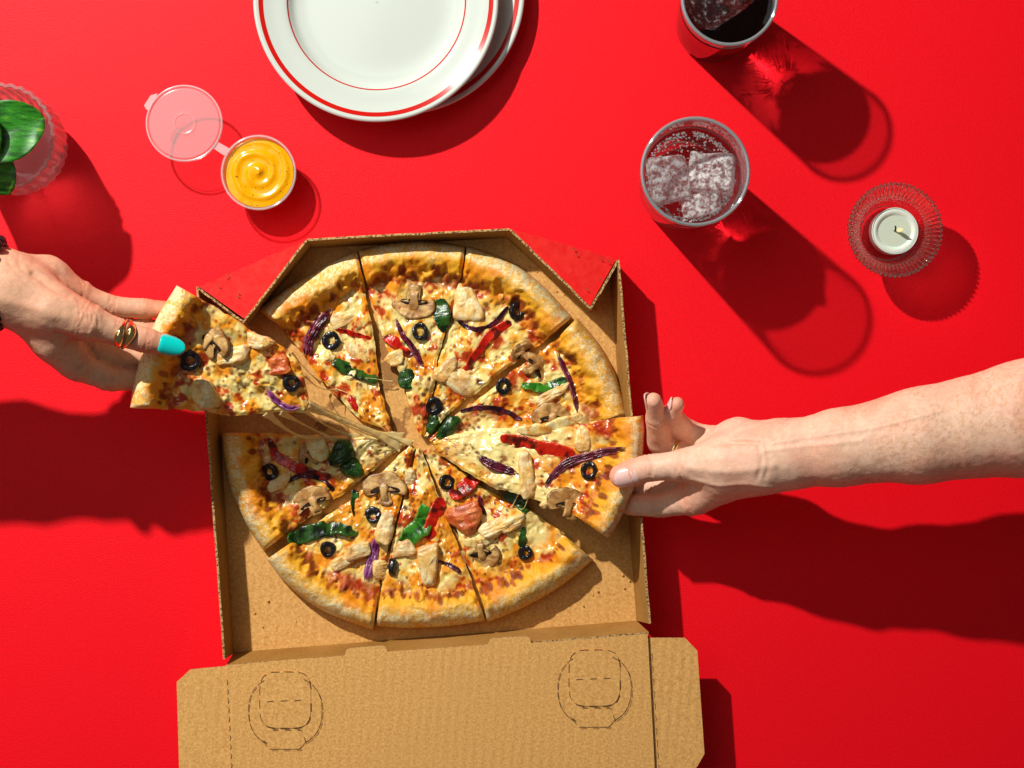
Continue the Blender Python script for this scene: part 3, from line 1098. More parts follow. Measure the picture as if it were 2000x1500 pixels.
    def olive(self, px, py, r=18, tilt=(0, 0), hole=0.45, squash=1.0):
        c = self.at(px, py)
        c = P(px, py, c[2] + 0.0007)
        R0 = r * PX * 0.95
        seed = self.seed + int(px)
        rg = np.random.default_rng(seed)
        hr = hole * R0 * rg.uniform(0.8, 1.1)
        Rm, a = (R0 + hr) / 2, (R0 - hr) / 2
        n, m = 44, 18
        th = np.arange(n) * 2 * math.pi / n
        ph = np.arange(m) * 2 * math.pi / m
        TH, PH = np.meshgrid(th, ph, indexing='ij')
        cp, sp = np.cos(PH), np.sin(PH)
        sq = lambda x: np.sign(x) * np.abs(x) ** 0.6
        ring = np.stack([np.cos(TH), np.sin(TH)], -1)
        ofs = rg.normal(0, 0.12, 2)
        aa = a * (1 + ofs[0] * np.cos(TH) + ofs[1] * np.sin(TH))
        rr = R0 - aa + aa * sq(cp)
        wob = 1 + 0.16 * (vnoise(ring, 1.6, seed) - 0.5)
        sqx = rg.uniform(0.90, 1.04)
        V = np.stack([rr * wob * np.cos(TH) * sqx, rr * wob * np.sin(TH) * squash, 0.0024 * sq(sp) * (1 + 0.7 * (vnoise(ring, 2.0, seed + 5) - 0.5))], -1).reshape(-1, 3)
        V += ((fbm(V + c, 400, seed, 2) - 0.5) * 0.0009)[:, None]
        tx, ty = tilt[0] + rg.normal(0, 7), tilt[1] + rg.normal(0, 7)
        Mx = np.array(Matrix.Rotation(R(tx), 3, 'X') @ Matrix.Rotation(R(ty), 3, 'Y'))
        V = V @ Mx.T + c
        F = np.array([(i * m + j, ((i + 1) % n) * m + j, ((i + 1) % n) * m + (j + 1) % m, i * m + (j + 1) % m) for i in range(n) for j in range(m)])
        return mesh('olive_ring', V, F, M['olive'], self.root)

    def lump(self, name, px, py, lx, ly, ang, kind, h=0.006, box=0.6, lift=0.0, rough=0.30, n=30, tilt=None):
        """chunk: superellipsoid with uneven faces, lx, ly in pixels"""
        c = self.at(px, py)
        c = P(px, py, c[2] + lift - h * 0.28)
        lx, ly, h = lx * 1.10, ly * 1.10, h * 1.1
        th = np.linspace(-math.pi / 2, math.pi / 2, n)
        ph = np.arange(2 * n) * math.pi / n
        T, PH = np.meshgrid(th, ph, indexing='ij')
        e = 1 - box * 0.75
        sg = lambda x, e: np.sign(x) * np.abs(x) ** e
        X = sg(np.cos(T), e) * sg(np.cos(PH), e)
        Y = sg(np.cos(T), e) * sg(np.sin(PH), e)
        Z = sg(np.sin(T), max(e, 0.5))
        S = np.stack([X, Y, Z], -1)
        seed = self.seed + int(px * 3 + py)
        rg = np.random.default_rng(seed)
        f = 1 + rough * 2 * (fbm(S + 3.1, 0.9, seed, 3) - 0.5)
        sk = rg.normal(0, 0.22, 3)
        V = S * f[..., None]
        V[..., 0] += sk[0] * V[..., 1]
        V[..., 0] *= 1 + sk[1] * V[..., 1]
        fib = (fbm(np.stack([X * 0.8, Y * 5.5, 0 * X], -1), 1.6, seed + 1, 3) - 0.5)
        V[..., 2] += fib * 0.30
        edge = sstep(0.80, 1.02, np.sqrt(X ** 2 + Y ** 2) / 1.2).reshape(-1)
        V = V * np.array([lx * PX / 2, ly * PX / 2, h])
        V = V.reshape(-1, 3)
        if tilt is None:
            tilt = rg.normal(0, 6, 2)
        Mx = np.array(Matrix.Rotation(R(ang), 3, 'Z') @ Matrix.Rotation(R(tilt[0]), 3, 'X') @ Matrix.Rotation(R(tilt[1]), 3, 'Y'))
        V = V @ Mx.T + c
        V += ((fbm(V, 260, seed + 2, 2) - 0.5) * 0.0014)[:, None]
        m = 2 * n
        F = np.array([(i * m + j, i * m + (j + 1) % m, (i + 1) * m + (j + 1) % m, (i + 1) * m + j) for i in range(n - 1) for j in range(m)])
        C, mt = self.paint(V, kind, seed, edge * 0.8 if kind in ('chicken',) else None, 0.5)
        if kind == 'chicken':
            C = lerp3(C, np.array([0.78, 0.40, 0.10]), sstep(0.05, 0.20, -fib).reshape(-1) * 0.55)
        return mesh(name, V, F, mt, self.root, True, C)

    def mushroom(self, px, py, size, ang, tilt=(0, 0), sq=0.72, lift=0.0002, stem=1.0):
        """slice of mushroom: cap crescent with stalk, dark gills as sub-parts; ang 0 = cap up in the photo"""
        c = self.at(px, py)
        c = P(px, py, c[2] + 0.0006 + lift)
        k = size * 1.07 * PX / 2
        seed = self.seed + int(px)
        rg = np.random.default_rng(seed)
        a = np.linspace(R(-16), R(196), 30)
        cap = [(math.cos(x), math.sin(x) * 0.82 * sq / 0.72 - 0.08) for x in a]
        ll, lr = rg.uniform(0.16, 0.34, 2)
        sl = -0.60 - 0.3 * stem * rg.uniform(0.4, 1.0)
        under = [(-0.86, -0.36), (-0.58, -ll), (-0.30, -0.22)]
        stm = [(-0.27, -0.45), (-0.26 + rg.normal(0, .05), sl + 0.08), (-0.10, sl), (0.12, sl - 0.03), (0.27 + rg.normal(0, .05), sl + 0.1), (0.25, -0.45)]
        under2 = [(0.28, -0.22), (0.58, -lr), (0.86, -0.36)]
        out = np.array(cap + under + stm + under2)
        out = out * (1 + 0.30 * (fbm(out, 1.5, seed, 3) - 0.5))[:, None]
        out[:, 0] += rg.normal(0, 0.18) * out[:, 1]
        out = resample(smooth_profile(np.vstack([out, out[:1]]), 3), 97)[:-1]
        n = len(out)
        ctr = np.array([0, 0.08])
        Mx = np.array(Matrix.Rotation(R(ang), 3, 'Z') @ Matrix.Rotation(R(tilt[0] + rg.normal(0, 4)), 3, 'X') @ Matrix.Rotation(R(tilt[1] + rg.normal(0, 5)), 3, 'Y'))
        curl = rg.uniform(0.2, 1.0)
        def put(p2, z):
            p2 = np.asarray(p2, float)
            zz = np.broadcast_to(z, len(p2)) + 0.0030 * (fbm(p2, 1.3, seed + 2, 2) - 0.5) - 0.0010 * curl * (p2 ** 2).sum(1)
            q = np.column_stack([p2 * k, zz])
            return q @ Mx.T + c
        rings = [(0.98, -0.0022), (1.03, -0.0006), (1.02, 0.0008), (0.975, 0.0016), (0.90, 0.0017), (0.78, 0.0015), (0.62, 0.0014), (0.45, 0.0014), (0.28, 0.0015), (0.10, 0.0016)]
        V = np.vstack([put(ctr + (out - ctr) * s_, z) for s_, z in rings])
        loc = np.vstack([ctr + (out - ctr) * s_ for s_, z in rings])
        rim = np.concatenate([np.full(n, 1.0 if i < 3 else (0.75 if i == 3 else (0.25 if i == 4 else 0))) for i in range(len(rings))])
        V[:, 2] += (fbm(V, 380, seed, 2) - 0.5) * 0.0013
        F = [(r_ * n + j, r_ * n + (j + 1) % n, (r_ + 1) * n + (j + 1) % n, (r_ + 1) * n + j) for r_ in range(len(rings) - 1) for j in range(n)]
        F.append(tuple((len(rings) - 1) * n + j for j in range(n)))
        C, mt = self.paint(V, 'mush', seed, rim, 0.45)
        brown = sstep(-0.2, -0.75, loc[:, 1]) * 0.3
        C = lerp3(C, np.array([0.30, 0.12, 0.03]), brown)
        o = mesh('mushroom_slice', V, F, mt, self.root, True, C)
        aa = np.linspace(R(rg.uniform(0, 30)), R(180 - rg.uniform(0, 30)), 26)
        rx, ry = rg.uniform(0.70, 0.82), rg.uniform(0.26, 0.38) * sq / 0.72
        up_ = np.stack([np.cos(aa) * rx, np.sin(aa) * ry - 0.24], -1)
        lo_ = np.stack([np.linspace(up_[-1, 0], up_[0, 0], 18), -0.24 + 0.06 * np.sin(np.linspace(0, math.pi, 18)) * rg.uniform(-0.5, 1.6)], -1)[1:-1]
        g = np.vstack([up_, lo_])
        g = g * (1 + 0.26 * (fbm(g + 7, 3.2, seed + 1, 3) - 0.5))[:, None]
        gc = np.array([0, -0.14])
        m = len(g)
        Vg = np.vstack([put(g, 0.0013), put(gc + (g - gc) * 0.90, 0.0019), put(gc + (g - gc) * 0.45, 0.0016), put([gc], 0.0016)])
        Vg[:, 2] += (fbm(Vg, 700, seed, 2) - 0.5) * 0.0012
        Fg = [(b_ * m + j, b_ * m + (j + 1) % m, (b_ + 1) * m + (j + 1) % m, (b_ + 1) * m + j) for b_ in (0, 1) for j in range(m)] + [(2 * m + j, 2 * m + (j + 1) % m, 3 * m) for j in range(m)]
        mesh('gills', Vg, Fg, M['gill'], o)
        sx = rg.normal(0, 0.05)
        st = np.array([(-0.20, -0.62), (0.18, -0.62), (0.17, -0.3), (0.22, 0.05), (0.12, 0.22), (-0.12, 0.22), (-0.22, 0.05), (-0.17, -0.3)]) + [sx, 0]
        st = resample(smooth_profile(np.vstack([st, st[:1]]), 4), 41)[:-1]
        st = st * (1 + 0.25 * (fbm(st, 3.0, seed + 4, 2) - 0.5))[:, None]
        gc = st.mean(0)
        m = len(st)
        Vs = np.vstack([put(st, 0.0012), put(gc + (st - gc) * 0.85, 0.0026), put(gc + (st - gc) * 0.4, 0.0029)])
        Cs, mt = self.paint(Vs, 'mush', seed + 3, None, 0.6)
        mesh('stalk', Vs, [(b_ * m + j, b_ * m + (j + 1) % m, (b_ + 1) * m + (j + 1) % m, (b_ + 1) * m + j) for b_ in (0, 1) for j in range(m)] + [tuple(2 * m + j for j in range(m))], mt, o, True, Cs)
        return o

S1 = Slice('pizza slice at upper left of the box with thick onion wedge and one olive',
           [(762, 846), (700, 815), (660, 775), (620, 735), (590, 690), (556, 648), (504, 603)],
           [(768, 846), (748, 780), (739, 735), (730, 660), (722, 610), (712, 560), (697, 490)],
           [(504, 603), (546, 573), (580, 552), (612, 535), (650, 512), (697, 490)], seed=11)
S2 = Slice('pizza slice at top of the box carrying an upright mushroom slice above an olive',
           [(818, 850), (799, 790), (788, 745), (764, 700), (746, 654), (731, 606), (718, 562), (700, 490)],
           [(828, 850), (840, 795), (850, 740), (856, 698), (872, 641), (888, 585), (901, 540), (908, 482)],
           [(700, 490), (760, 476), (830, 472), (908, 482)], seed=22)
S3 = Slice('pizza slice at upper right with long red pepper strip and big pale chicken piece',
           [(826, 852), (842, 795), (853, 740), (859, 698), (875, 641), (891, 585), (903, 540), (912, 482)],
           [(836, 852), (885, 801), (945, 756), (1000, 711), (1060, 669), (1116, 620)],
           [(912, 482), (960, 497), (1012, 522), (1062, 562), (1116, 620)], seed=33)
S4 = Slice('pizza slice against the right side wall with two mushroom slices and a green pepper strip',
           [(838, 858), (893, 808), (955, 764), (1005, 722), (1065, 681), (1126, 622)],
           [(842, 866), (900, 864), (1000, 856), (1080, 846), (1150, 834), (1228, 812)],
           [(1126, 622), (1165, 668), (1195, 720), (1215, 770), (1228, 812)], seed=44, cream=[(930, 845, 45), (1100, 820, 25)])
S5 = Slice('pizza slice pulled to the right between bare thumb and fingers',
           [(846, 862), (900, 846), (960, 836), (1040, 834), (1100, 832), (1180, 820), (1255, 812)],
           [(852, 884), (900, 915), (960, 950), (1020, 968), (1075, 985), (1130, 1012), (1187, 1052)],
           [(1255, 812), (1257, 850), (1253, 895), (1238, 950), (1215, 1005), (1187, 1052)], zt=0.008, zc=0.041, seed=55, zpow=1.25,
           cream=[(930, 848, 75), (985, 880, 70), (1060, 845, 60), (1000, 940, 60)], sauce=0.0)
S6 = Slice('pizza slice at lower right of the box with mushroom and reddish chicken chunk',
           [(836, 876), (880, 905), (950, 955), (1010, 985), (1060, 1012), (1110, 1052), (1157, 1093)],
           [(826, 882), (848, 932), (872, 985), (896, 1050), (917, 1110), (937, 1160), (952, 1215)],
           [(1157, 1093), (1100, 1140), (1030, 1182), (952, 1215)], seed=66, cream=[(940, 1058, 40), (1040, 1040, 35)])
S7 = Slice('pizza slice at the bottom of the box with bright green pepper wedge',
           [(822, 876), (844, 935), (868, 1000), (892, 1060), (912, 1110), (930, 1160), (947, 1212)],
           [(814, 876), (799, 940), (780, 1010), (762, 1080), (746, 1140), (735, 1222)],
           [(947, 1212), (880, 1222), (800, 1226), (735, 1222)], seed=77)
S8 = Slice('pizza slice at lower left of the box with bright purple onion strip',
           [(810, 876), (794, 940), (774, 1010), (756, 1080), (741, 1140), (728, 1230)],
           [(800, 872), (752, 915), (692, 970), (616, 1024), (565, 1062), (522, 1092)],
           [(728, 1230), (630, 1192), (562, 1142), (522, 1092)], seed=88)
S9 = Slice('shaded pizza slice at the left side wall with curved red pepper and two mushroom slices',
           [(800, 864), (750, 900), (690, 950), (620, 1000), (560, 1042), (516, 1076)],
           [(796, 856), (700, 852), (600, 849), (520, 846), (432, 845)],
           [(516, 1076), (485, 1030), (455, 970), (438, 900), (432, 845)], seed=95, cream=[(720, 860, 55), (780, 865, 30)])
S10 = Slice('pizza slice lifted out to the left by a hand with a turquoise thumbnail',
            [(602, 778), (590, 725), (560, 682), (500, 652), (440, 612), (345, 558)],
            [(592, 806), (540, 806), (450, 811), (400, 803), (330, 800), (254, 797)],
            [(345, 558), (306, 622), (278, 690), (262, 745), (254, 797)], zt=0.060, zc=0.098, seed=101, zpow=1.2, sauce=0.8)

# toppings (photo positions)
S1.strip('onion_strip', [(648, 606), (622, 632), (604, 664), (600, 694)], 21, 'onion', 7, ridges=5)
S1.olive(647, 666, 20)
S1.strip('red_pepper_strip', [(656, 642), (690, 652), (725, 661)], 9, 'red')
S1.lump('chicken_piece', 668, 622, 44, 28, 25, 'chicken', 0.003)
S1.lump('chicken_piece', 700, 690, 40, 28, -20, 'chicken', 0.003)
S1.strip('green_pepper_strip', [(650, 703), (678, 719), (710, 732), (738, 742)], 20, 'dgreen', 6)
S1.lump('cheese_lump', 643, 695, 20, 26, 30, 'cheese', 0.004, 0.2)
S1.lump('cheese_lump', 688, 734, 22, 18, 10, 'cheese', 0.004, 0.2)
S1.lump('red_pepper_piece', 690, 788, 14, 30, 20, 'red', 0.003, 0.3)
S2.mushroom(808, 596, 82, 176, sq=0.62)
S2.strip('onion_strip', [(773, 622), (786, 654), (808, 683), (826, 716)], 11, 'onion', 5, ridges=4)
S2.olive(821, 647, 18)
S2.strip('red_pepper_strip', [(748, 658), (776, 671), (804, 694)], 17, 'red', 5)
S2.strip('green_pepper_piece', [(860, 584), (864, 612), (867, 648)], 24, 'dgreen', 5)
S2.lump('green_pepper_piece', 799, 740, 44, 36, 15, 'dgreen', 0.003, 0.4)
S2.olive(848, 793, 19, (8, -6))
S2.lump('green_pepper_piece', 846, 828, 20, 36, -25, 'dgreen', 0.004, 0.4)
S2.lump('chicken_piece', 772, 700, 34, 26, 35, 'chicken', 0.003)
S3.lump('chicken_piece', 912, 588, 46, 74, 10, 'chicken', 0.005, 0.5)
S3.strip('onion_strip', [(886, 610), (904, 634), (935, 643), (966, 630), (992, 598)], 8, 'onion', 4)
S3.olive(1010, 607, 18, (10, 18), squash=1.1)
S3.strip('red_pepper_strip', [(997, 628), (961, 652), (935, 684), (908, 724)], 14, 'red', 5)
S3.mushroom(1020, 688, 44, 35, (50, 0))
S3.lump('chicken_piece', 896, 742, 74, 40, -38, 'chicken', 0.005, 0.5)
S3.lump('chicken_piece', 872, 722, 30, 50, -20, 'chicken', 0.004, 0.5)
S4.olive(983, 755, 18)
S4.mushroom(1046, 716, 58, -55, (-20, 10))
S4.strip('green_pepper_strip', [(1018, 753), (1062, 757), (1106, 741)], 15, 'green', 6)
S4.strip('onion_strip', [(1089, 688), (1100, 716), (1117, 756), (1128, 806)], 10, 'onion', 5, ridges=3)
S4.lump('chicken_piece', 1076, 772, 58, 20, 25, 'chicken', 0.004, 0.7)
S4.mushroom(1080, 814, 72, 0)
S4.strip('onion_strip', [(899, 803), (938, 796), (982, 802), (1020, 820)], 8, 'onion', 4)
S4.lump('green_pepper_piece', 874, 838, 26, 52, -35, 'dgreen', 0.005, 0.4)
S5.strip('red_pepper_strip', [(977, 853), (1018, 864), (1074, 877), (1123, 888)], 24, 'red', 7)
S5.lump('chicken_piece', 1138, 860, 30, 46, -15, 'chicken', 0.005, 0.5)
S5.strip('onion_strip', [(1064, 952), (1080, 930), (1108, 905), (1148, 891), (1221, 877)], 17, 'onion', 7, ridges=5)
S5.olive(1150, 919, 19)
S5.mushroom(1112, 984, 76, -8, (8, 0))
S5.lump('chicken_piece', 1030, 929, 28, 76, 8, 'chicken', 0.005, 0.6)
S5.strip('onion_strip', [(933, 891), (968, 909), (1008, 925)], 17, 'onion', 7, ridges=3)
S5.strip('cheese_ridge', [(1010, 842), (1060, 838), (1100, 826), (1138, 812)], 18, 'cheese', 7)
S5.lump('cheese_lump', 1065, 985, 18, 14, 40, 'cheese', 0.004, 0.2)
S6.lump('sauced_chicken_piece', 910, 1012, 58, 58, 15, 'sauced', 0.009, 0.4)
S6.lump('chicken_piece', 965, 1032, 58, 30, 25, 'chicken', 0.005, 0.4)
S6.lump('chicken_piece', 1000, 1022, 48, 24, 30, 'chicken', 0.006, 0.5)
S6.mushroom(939, 1084, 72, 190, (-10, 5))
S6.olive(1026, 1080, 15)
S6.strip('green_pepper_piece', [(1022, 1030), (1020, 1052), (1020, 1070)], 13, 'dgreen', 5)
S6.strip('green_pepper_piece', [(985, 968), (1012, 978), (1030, 1000)], 18, 'dgreen', 6)
S6.olive(872, 942, 16, (0, 10))
S6.strip('red_pepper_strip', [(938, 932), (908, 948), (880, 970)], 26, 'red', 8, taper=0.6)
S6.strip('onion_strip', [(936, 968), (938, 988), (950, 1006)], 7, 'onion', 4)
S6.strip('cheese_ridge', [(905, 1058), (935, 1062), (965, 1050)], 16, 'cheese', 6)
S7.lump('chicken_piece', 836, 1104, 34, 72, 14, 'chicken', 0.006, 0.85, rough=0.08)
S7.strip('red_pepper_strip', [(864, 972), (850, 1010), (834, 1054)], 24, 'red', 8, taper=0.6)
S7.strip('green_pepper_wedge', [(824, 984), (829, 1014), (810, 1042), (772, 1065)], 34, 'green', 11, taper=0.3)
S7.olive(768, 1108, 19, (0, 68))
S7.lump('chicken_piece', 790, 1072, 36, 30, 10, 'chicken', 0.004, 0.6)
S7.lump('chicken_piece', 800, 940, 26, 50, 5, 'chicken', 0.004, 0.5)
S7.strip('onion_strip', [(856, 1096), (880, 1104), (900, 1118)], 7, 'onion', 4)
S8.strip('onion_strip', [(735, 1050), (729, 1090), (716, 1133)], 21, 'purple', 8, ridges=3)
S8.lump('chicken_piece', 698, 1076, 46, 28, 14, 'chicken', 0.006, 0.85, rough=0.08)
S8.lump('chicken_piece', 664, 1098, 36, 22, 30, 'chicken', 0.005, 0.8, rough=0.08)
S8.olive(640, 1072, 17, (10, 25))
S8.strip('green_pepper_strip', [(562, 1054), (610, 1040), (655, 1030), (698, 1042)], 26, 'dgreen', 9)
S8.olive(729, 1006, 18)
S8.lump('chicken_piece', 752, 1030, 30, 60, -10, 'chicken', 0.004, 0.5)
S8.lump('chicken_piece', 742, 1112, 28, 34, 0, 'chicken', 0.005, 0.6)
S9.strip('red_pepper_strip', [(525, 856), (540, 888), (574, 911), (612, 926), (646, 932)], 17, 'red', 6)
S9.olive(527, 922, 18, (15, -25))
S9.lump('chicken_piece', 545, 942, 46, 28, 25, 'chicken', 0.004)
S9.mushroom(610, 978, 72, 25)
S9.strip('onion_strip', [(560, 940), (592, 928), (632, 938), (652, 958)], 8, 'onion', 4)
S9.mushroom(751, 953, 80, 2)
S9.lump('green_pepper_piece', 669, 882, 46, 44, 20, 'dgreen', 0.009, 0.2)
S9.lump('green_pepper_piece', 687, 914, 38, 40, 10, 'dgreen', 0.007, 0.2)
S9.mushroom(600, 888, 46, 70)
S9.lump('cheese_lump', 620, 876, 36, 50, 25, 'cheese', 0.005, 0.3)
S9.olive(652, 900, 12)
S9.strip('green_pepper_strip', [(692, 955), (695, 985), (694, 1008)], 16, 'dgreen', 5)
S10.mushroom(413, 663, 74, -35, (8, 0))
S10.olive(369, 703, 22)
S10.lump('chicken_piece', 400, 768, 40, 56, 10, 'chicken', 0.005)
S10.lump('chicken_piece', 450, 694, 56, 32, 5, 'chicken', 0.005)
S10.lump('chicken_piece', 505, 668, 40, 26, -20, 'chicken', 0.004)
S10.olive(569, 748, 17, (10, 20))
S10.strip('onion_strip', [(520, 757), (536, 780), (566, 797), (588, 792)], 11, 'purple', 5, ridges=3)
S10.lump('mushroom_piece', 545, 715, 40, 36, 10, 'sauced', 0.005)

# cheese pulled between the lifted slice and the rest
def strand(parent, a, b, za, zb, w0, wm, w1, sag, seed):
    """ribbon of stretched cheese: w0 wide at a, wm in the middle, w1 at b (pixels)"""
    n = 44
    s = np.linspace(0, 1, n)
    r = np.random.default_rng(seed)
    bow = r.normal(0, 4)
    p = np.array([P(a[0] + (b[0] - a[0]) * q, a[1] + (b[1] - a[1]) * q + 5 * math.sin(math.pi * q) + bow * math.sin(math.pi * q * 1.3),
                    za + (zb - za) * q ** 0.9 - sag * math.sin(math.pi * q)) for q in s])
    w = np.where(s < 0.5, wm + (w0 - wm) * (1 - 2 * s) ** 2.2, wm + (w1 - wm) * np.abs(2 * s - 1) ** 2.6) * PX / 2
    w = w * (0.75 + 0.5 * vnoise(p, 260, seed))
    tk = np.minimum(w * 0.6, 0.0007)
    tk[0] = tk[-1] = 0.0001
    V, F = tube(p, w, tk, 12)
    V[:, 2] += (fbm(V, 420, seed, 2) - 0.5) * 0.0012
    mesh('cheese_strand', V, F, M['strand'], parent)
r_ = np.random.default_rng(12)
for k in range(4):
    f = k / 3
    strand(S10.root, (604 - 10 * f, 786 + 16 * f + r_.normal(0, 2)), (800 - 95 * f + r_.normal(0, 6), 862 - 4 * f + r_.normal(0, 5)), 0.066, 0.0105, 8 + 4 * r_.random(), 1.6 + 1.8 * r_.random(), 14 + 10 * r_.random(), 0.005 + 0.005 * r_.random(), 20 + k)
strand(S10.root, (602, 794), (786, 862), 0.067, 0.0105, 18, 7, 44, 0.005, 51)
strand(S10.root, (520, 806), (640, 868), 0.072, 0.012, 20, 4, 18, 0.005, 3)
strand(S10.root, (548, 806), (668, 862), 0.070, 0.012, 14, 3, 20, 0.003, 4)
strand(S10.root, (596, 735), (660, 765), 0.066, 0.014, 5, 1.6, 8, 0.006, 6)
strand(S10.root, (570, 688), (628, 748), 0.068, 0.014, 5, 1.4, 8, 0.006, 7)
strand(S1.root, (690, 742), (768, 739), 0.012, 0.010, 4, 1.0, 4, -0.002, 8)
strand(S1.root, (655, 760), (700, 772), 0.012, 0.011, 4, 1.2, 5, -0.002, 10)
strand(S5.root, (1016, 958), (998, 990), 0.026, 0.012, 7, 2, 6, 0.001, 9)
strand(S5.root, (1034, 962), (1012, 1000), 0.026, 0.012, 5, 1.3, 5, 0.001, 13)

# ------------------------------------------------------------------ hands
def surface_nets(F, org, h):
    nx, ny, nz = F.shape
    S = F < 0
    def corner(dx, dy, dz):
        return F[dx:nx - 1 + dx, dy:ny - 1 + dy, dz:nz - 1 + dz]
    cs = np.zeros((nx - 1, ny - 1, nz - 1), np.int8)
    for d in np.ndindex(2, 2, 2):
        cs += (corner(*d) < 0)
    act = (cs > 0) & (cs < 8)
    I = np.argwhere(act)
    acc = np.zeros((len(I), 3))
    cnt = np.zeros(len(I))
    for ax in range(3):
        for o1 in (0, 1):
            for o2 in (0, 1):
                a = [0, 0, 0]
                oth = [k for k in range(3) if k != ax]
                a[oth[0]], a[oth[1]] = o1, o2
                b = list(a)
                b[ax] = 1
                fa = F[I[:, 0] + a[0], I[:, 1] + a[1], I[:, 2] + a[2]]
                fb = F[I[:, 0] + b[0], I[:, 1] + b[1], I[:, 2] + b[2]]
                m = (fa < 0) != (fb < 0)
                t = np.where(m, fa / (fa - fb + 1e-20), 0)
                for k in range(3):
                    acc[:, k] += np.where(m, a[k] + (t if k == ax else 0), 0)
                cnt += m
    V = org + (I + acc / cnt[:, None]) * h
    vid = -np.ones(act.shape, int)
    vid[act] = np.arange(len(I))
    Q = []
    for ax in range(3):
        sl0 = [slice(None)] * 3
        sl1 = [slice(None)] * 3
        sl0[ax] = slice(0, -1)
        sl1[ax] = slice(1, None)
        ch = S[tuple(sl0)] != S[tuple(sl1)]
        E = np.argwhere(ch)
        oth = [k for k in range(3) if k != ax]
        ok = (E[:, oth[0]] > 0) & (E[:, oth[1]] > 0) & (E[:, oth[0]] < F.shape[oth[0]] - 1) & (E[:, oth[1]] < F.shape[oth[1]] - 1)
        E = E[ok]
        ins = S[E[:, 0], E[:, 1], E[:, 2]]
        def v(d0, d1):
            q = E.copy()
            q[:, oth[0]] += d0
            q[:, oth[1]] += d1
            return vid[q[:, 0], q[:, 1], q[:, 2]]
        quad = np.stack([v(-1, -1), v(0, -1), v(0, 0), v(-1, 0)], -1)
        flip = ins if ax != 1 else ~ins
        quad[~flip] = quad[~flip][:, ::-1]
        Q.append(quad)
    return V, np.vstack(Q)

def smin(a, b, k):
    h = np.clip(0.5 + 0.5 * (b - a) / k, 0, 1)
    return b * (1 - h) + a * h - k * h * (1 - h)

def chain_pts(ch):
    return [(P(x, y, z / 1000), r / 1000) for x, y, z, r in ch]

def sd_chain(p, ch, k=0.003):
    pts = chain_pts(ch)
    out = None
    for (a, ra), (b, rb) in zip(pts[:-1], pts[1:]):
        ab = b - a
        t = np.clip(((p - a) @ ab) / (ab @ ab), 0, 1)
        d = np.linalg.norm(p - a - t[..., None] * ab, axis=-1) - (ra + (rb - ra) * t)
        out = d if out is None else smin(out, d, k)
    return out

def build_hand(body, fingers, h, kbody=0.012, kf=0.007, pad=0.006, xclip=None):
    allp = np.array([np.r_[p, r] for ch in body + fingers for p, r in chain_pts(ch)])
    lo = (allp[:, :3] - allp[:, 3:]).min(0) - pad
    hi = (allp[:, :3] + allp[:, 3:]).max(0) + pad
    if xclip:
        lo[0], hi[0] = max(lo[0], xclip[0]), min(hi[0], xclip[1])
    n = np.ceil((hi - lo) / h).astype(int) + 1
    F = np.full(n, 1.0, np.float32)
    ys, zs = lo[1] + np.arange(n[1]) * h, lo[2] + np.arange(n[2]) * h
    for i in range(n[0]):
        x = lo[0] + i * h
        g = np.empty((n[1], n[2], 3))
        g[..., 0] = x
        g[..., 1] = ys[:, None]
        g[..., 2] = zs[None]
        b = None
        for ch in body:
            d = sd_chain(g, ch, 0.008)
            b = d if b is None else smin(b, d, kbody)
        tot = b
        for ch in fingers:
            c0 = np.array([q[0][0] for q in chain_pts(ch)])
            rr = max(q[1] for q in chain_pts(ch)) + 0.02
            if x < c0.min() - rr or x > c0.max() + rr:
                continue
            d = smin(b, sd_chain(g, ch, 0.003), kf)
            tot = np.minimum(tot, d)
        F[i] = tot
    return surface_nets(F, lo, h)

def seg_info(V, ch):
    """distance to a finger's axis and arc length along it"""
    pts = chain_pts(ch)
    best = np.full(len(V), 9.0)
    arc = np.zeros(len(V))
    s0 = 0
    for (a, ra), (b, rb) in zip(pts[:-1], pts[1:]):
        ab = b - a
        L = np.linalg.norm(ab)
        t = np.clip(((V - a) @ ab) / (ab @ ab), 0, 1)
        d = np.linalg.norm(V - a - t[:, None] * ab, axis=1) - (ra + (rb - ra) * t)
        m = d < best
        best[m] = d[m]
        arc[m] = s0 + t[m] * L
        s0 += L
    return best, arc, s0

def joint_arcs(ch):
    pts = chain_pts(ch)
    s, out = 0, []
    for (a, _), (b, _) in zip(pts[:-1], pts[1:]):
        s += np.linalg.norm(b - a)
        out.append(s)
    return out

def vnormals(V, Q):
    t = V[Q]
    fn = np.cross(t[:, 2] - t[:, 0], t[:, 3] - t[:, 1])
    N = np.zeros_like(V)
    for k in range(4):
        np.add.at(N, Q[:, k], fn)
    return N / (np.linalg.norm(N, axis=1)[:, None] + 1e-12)

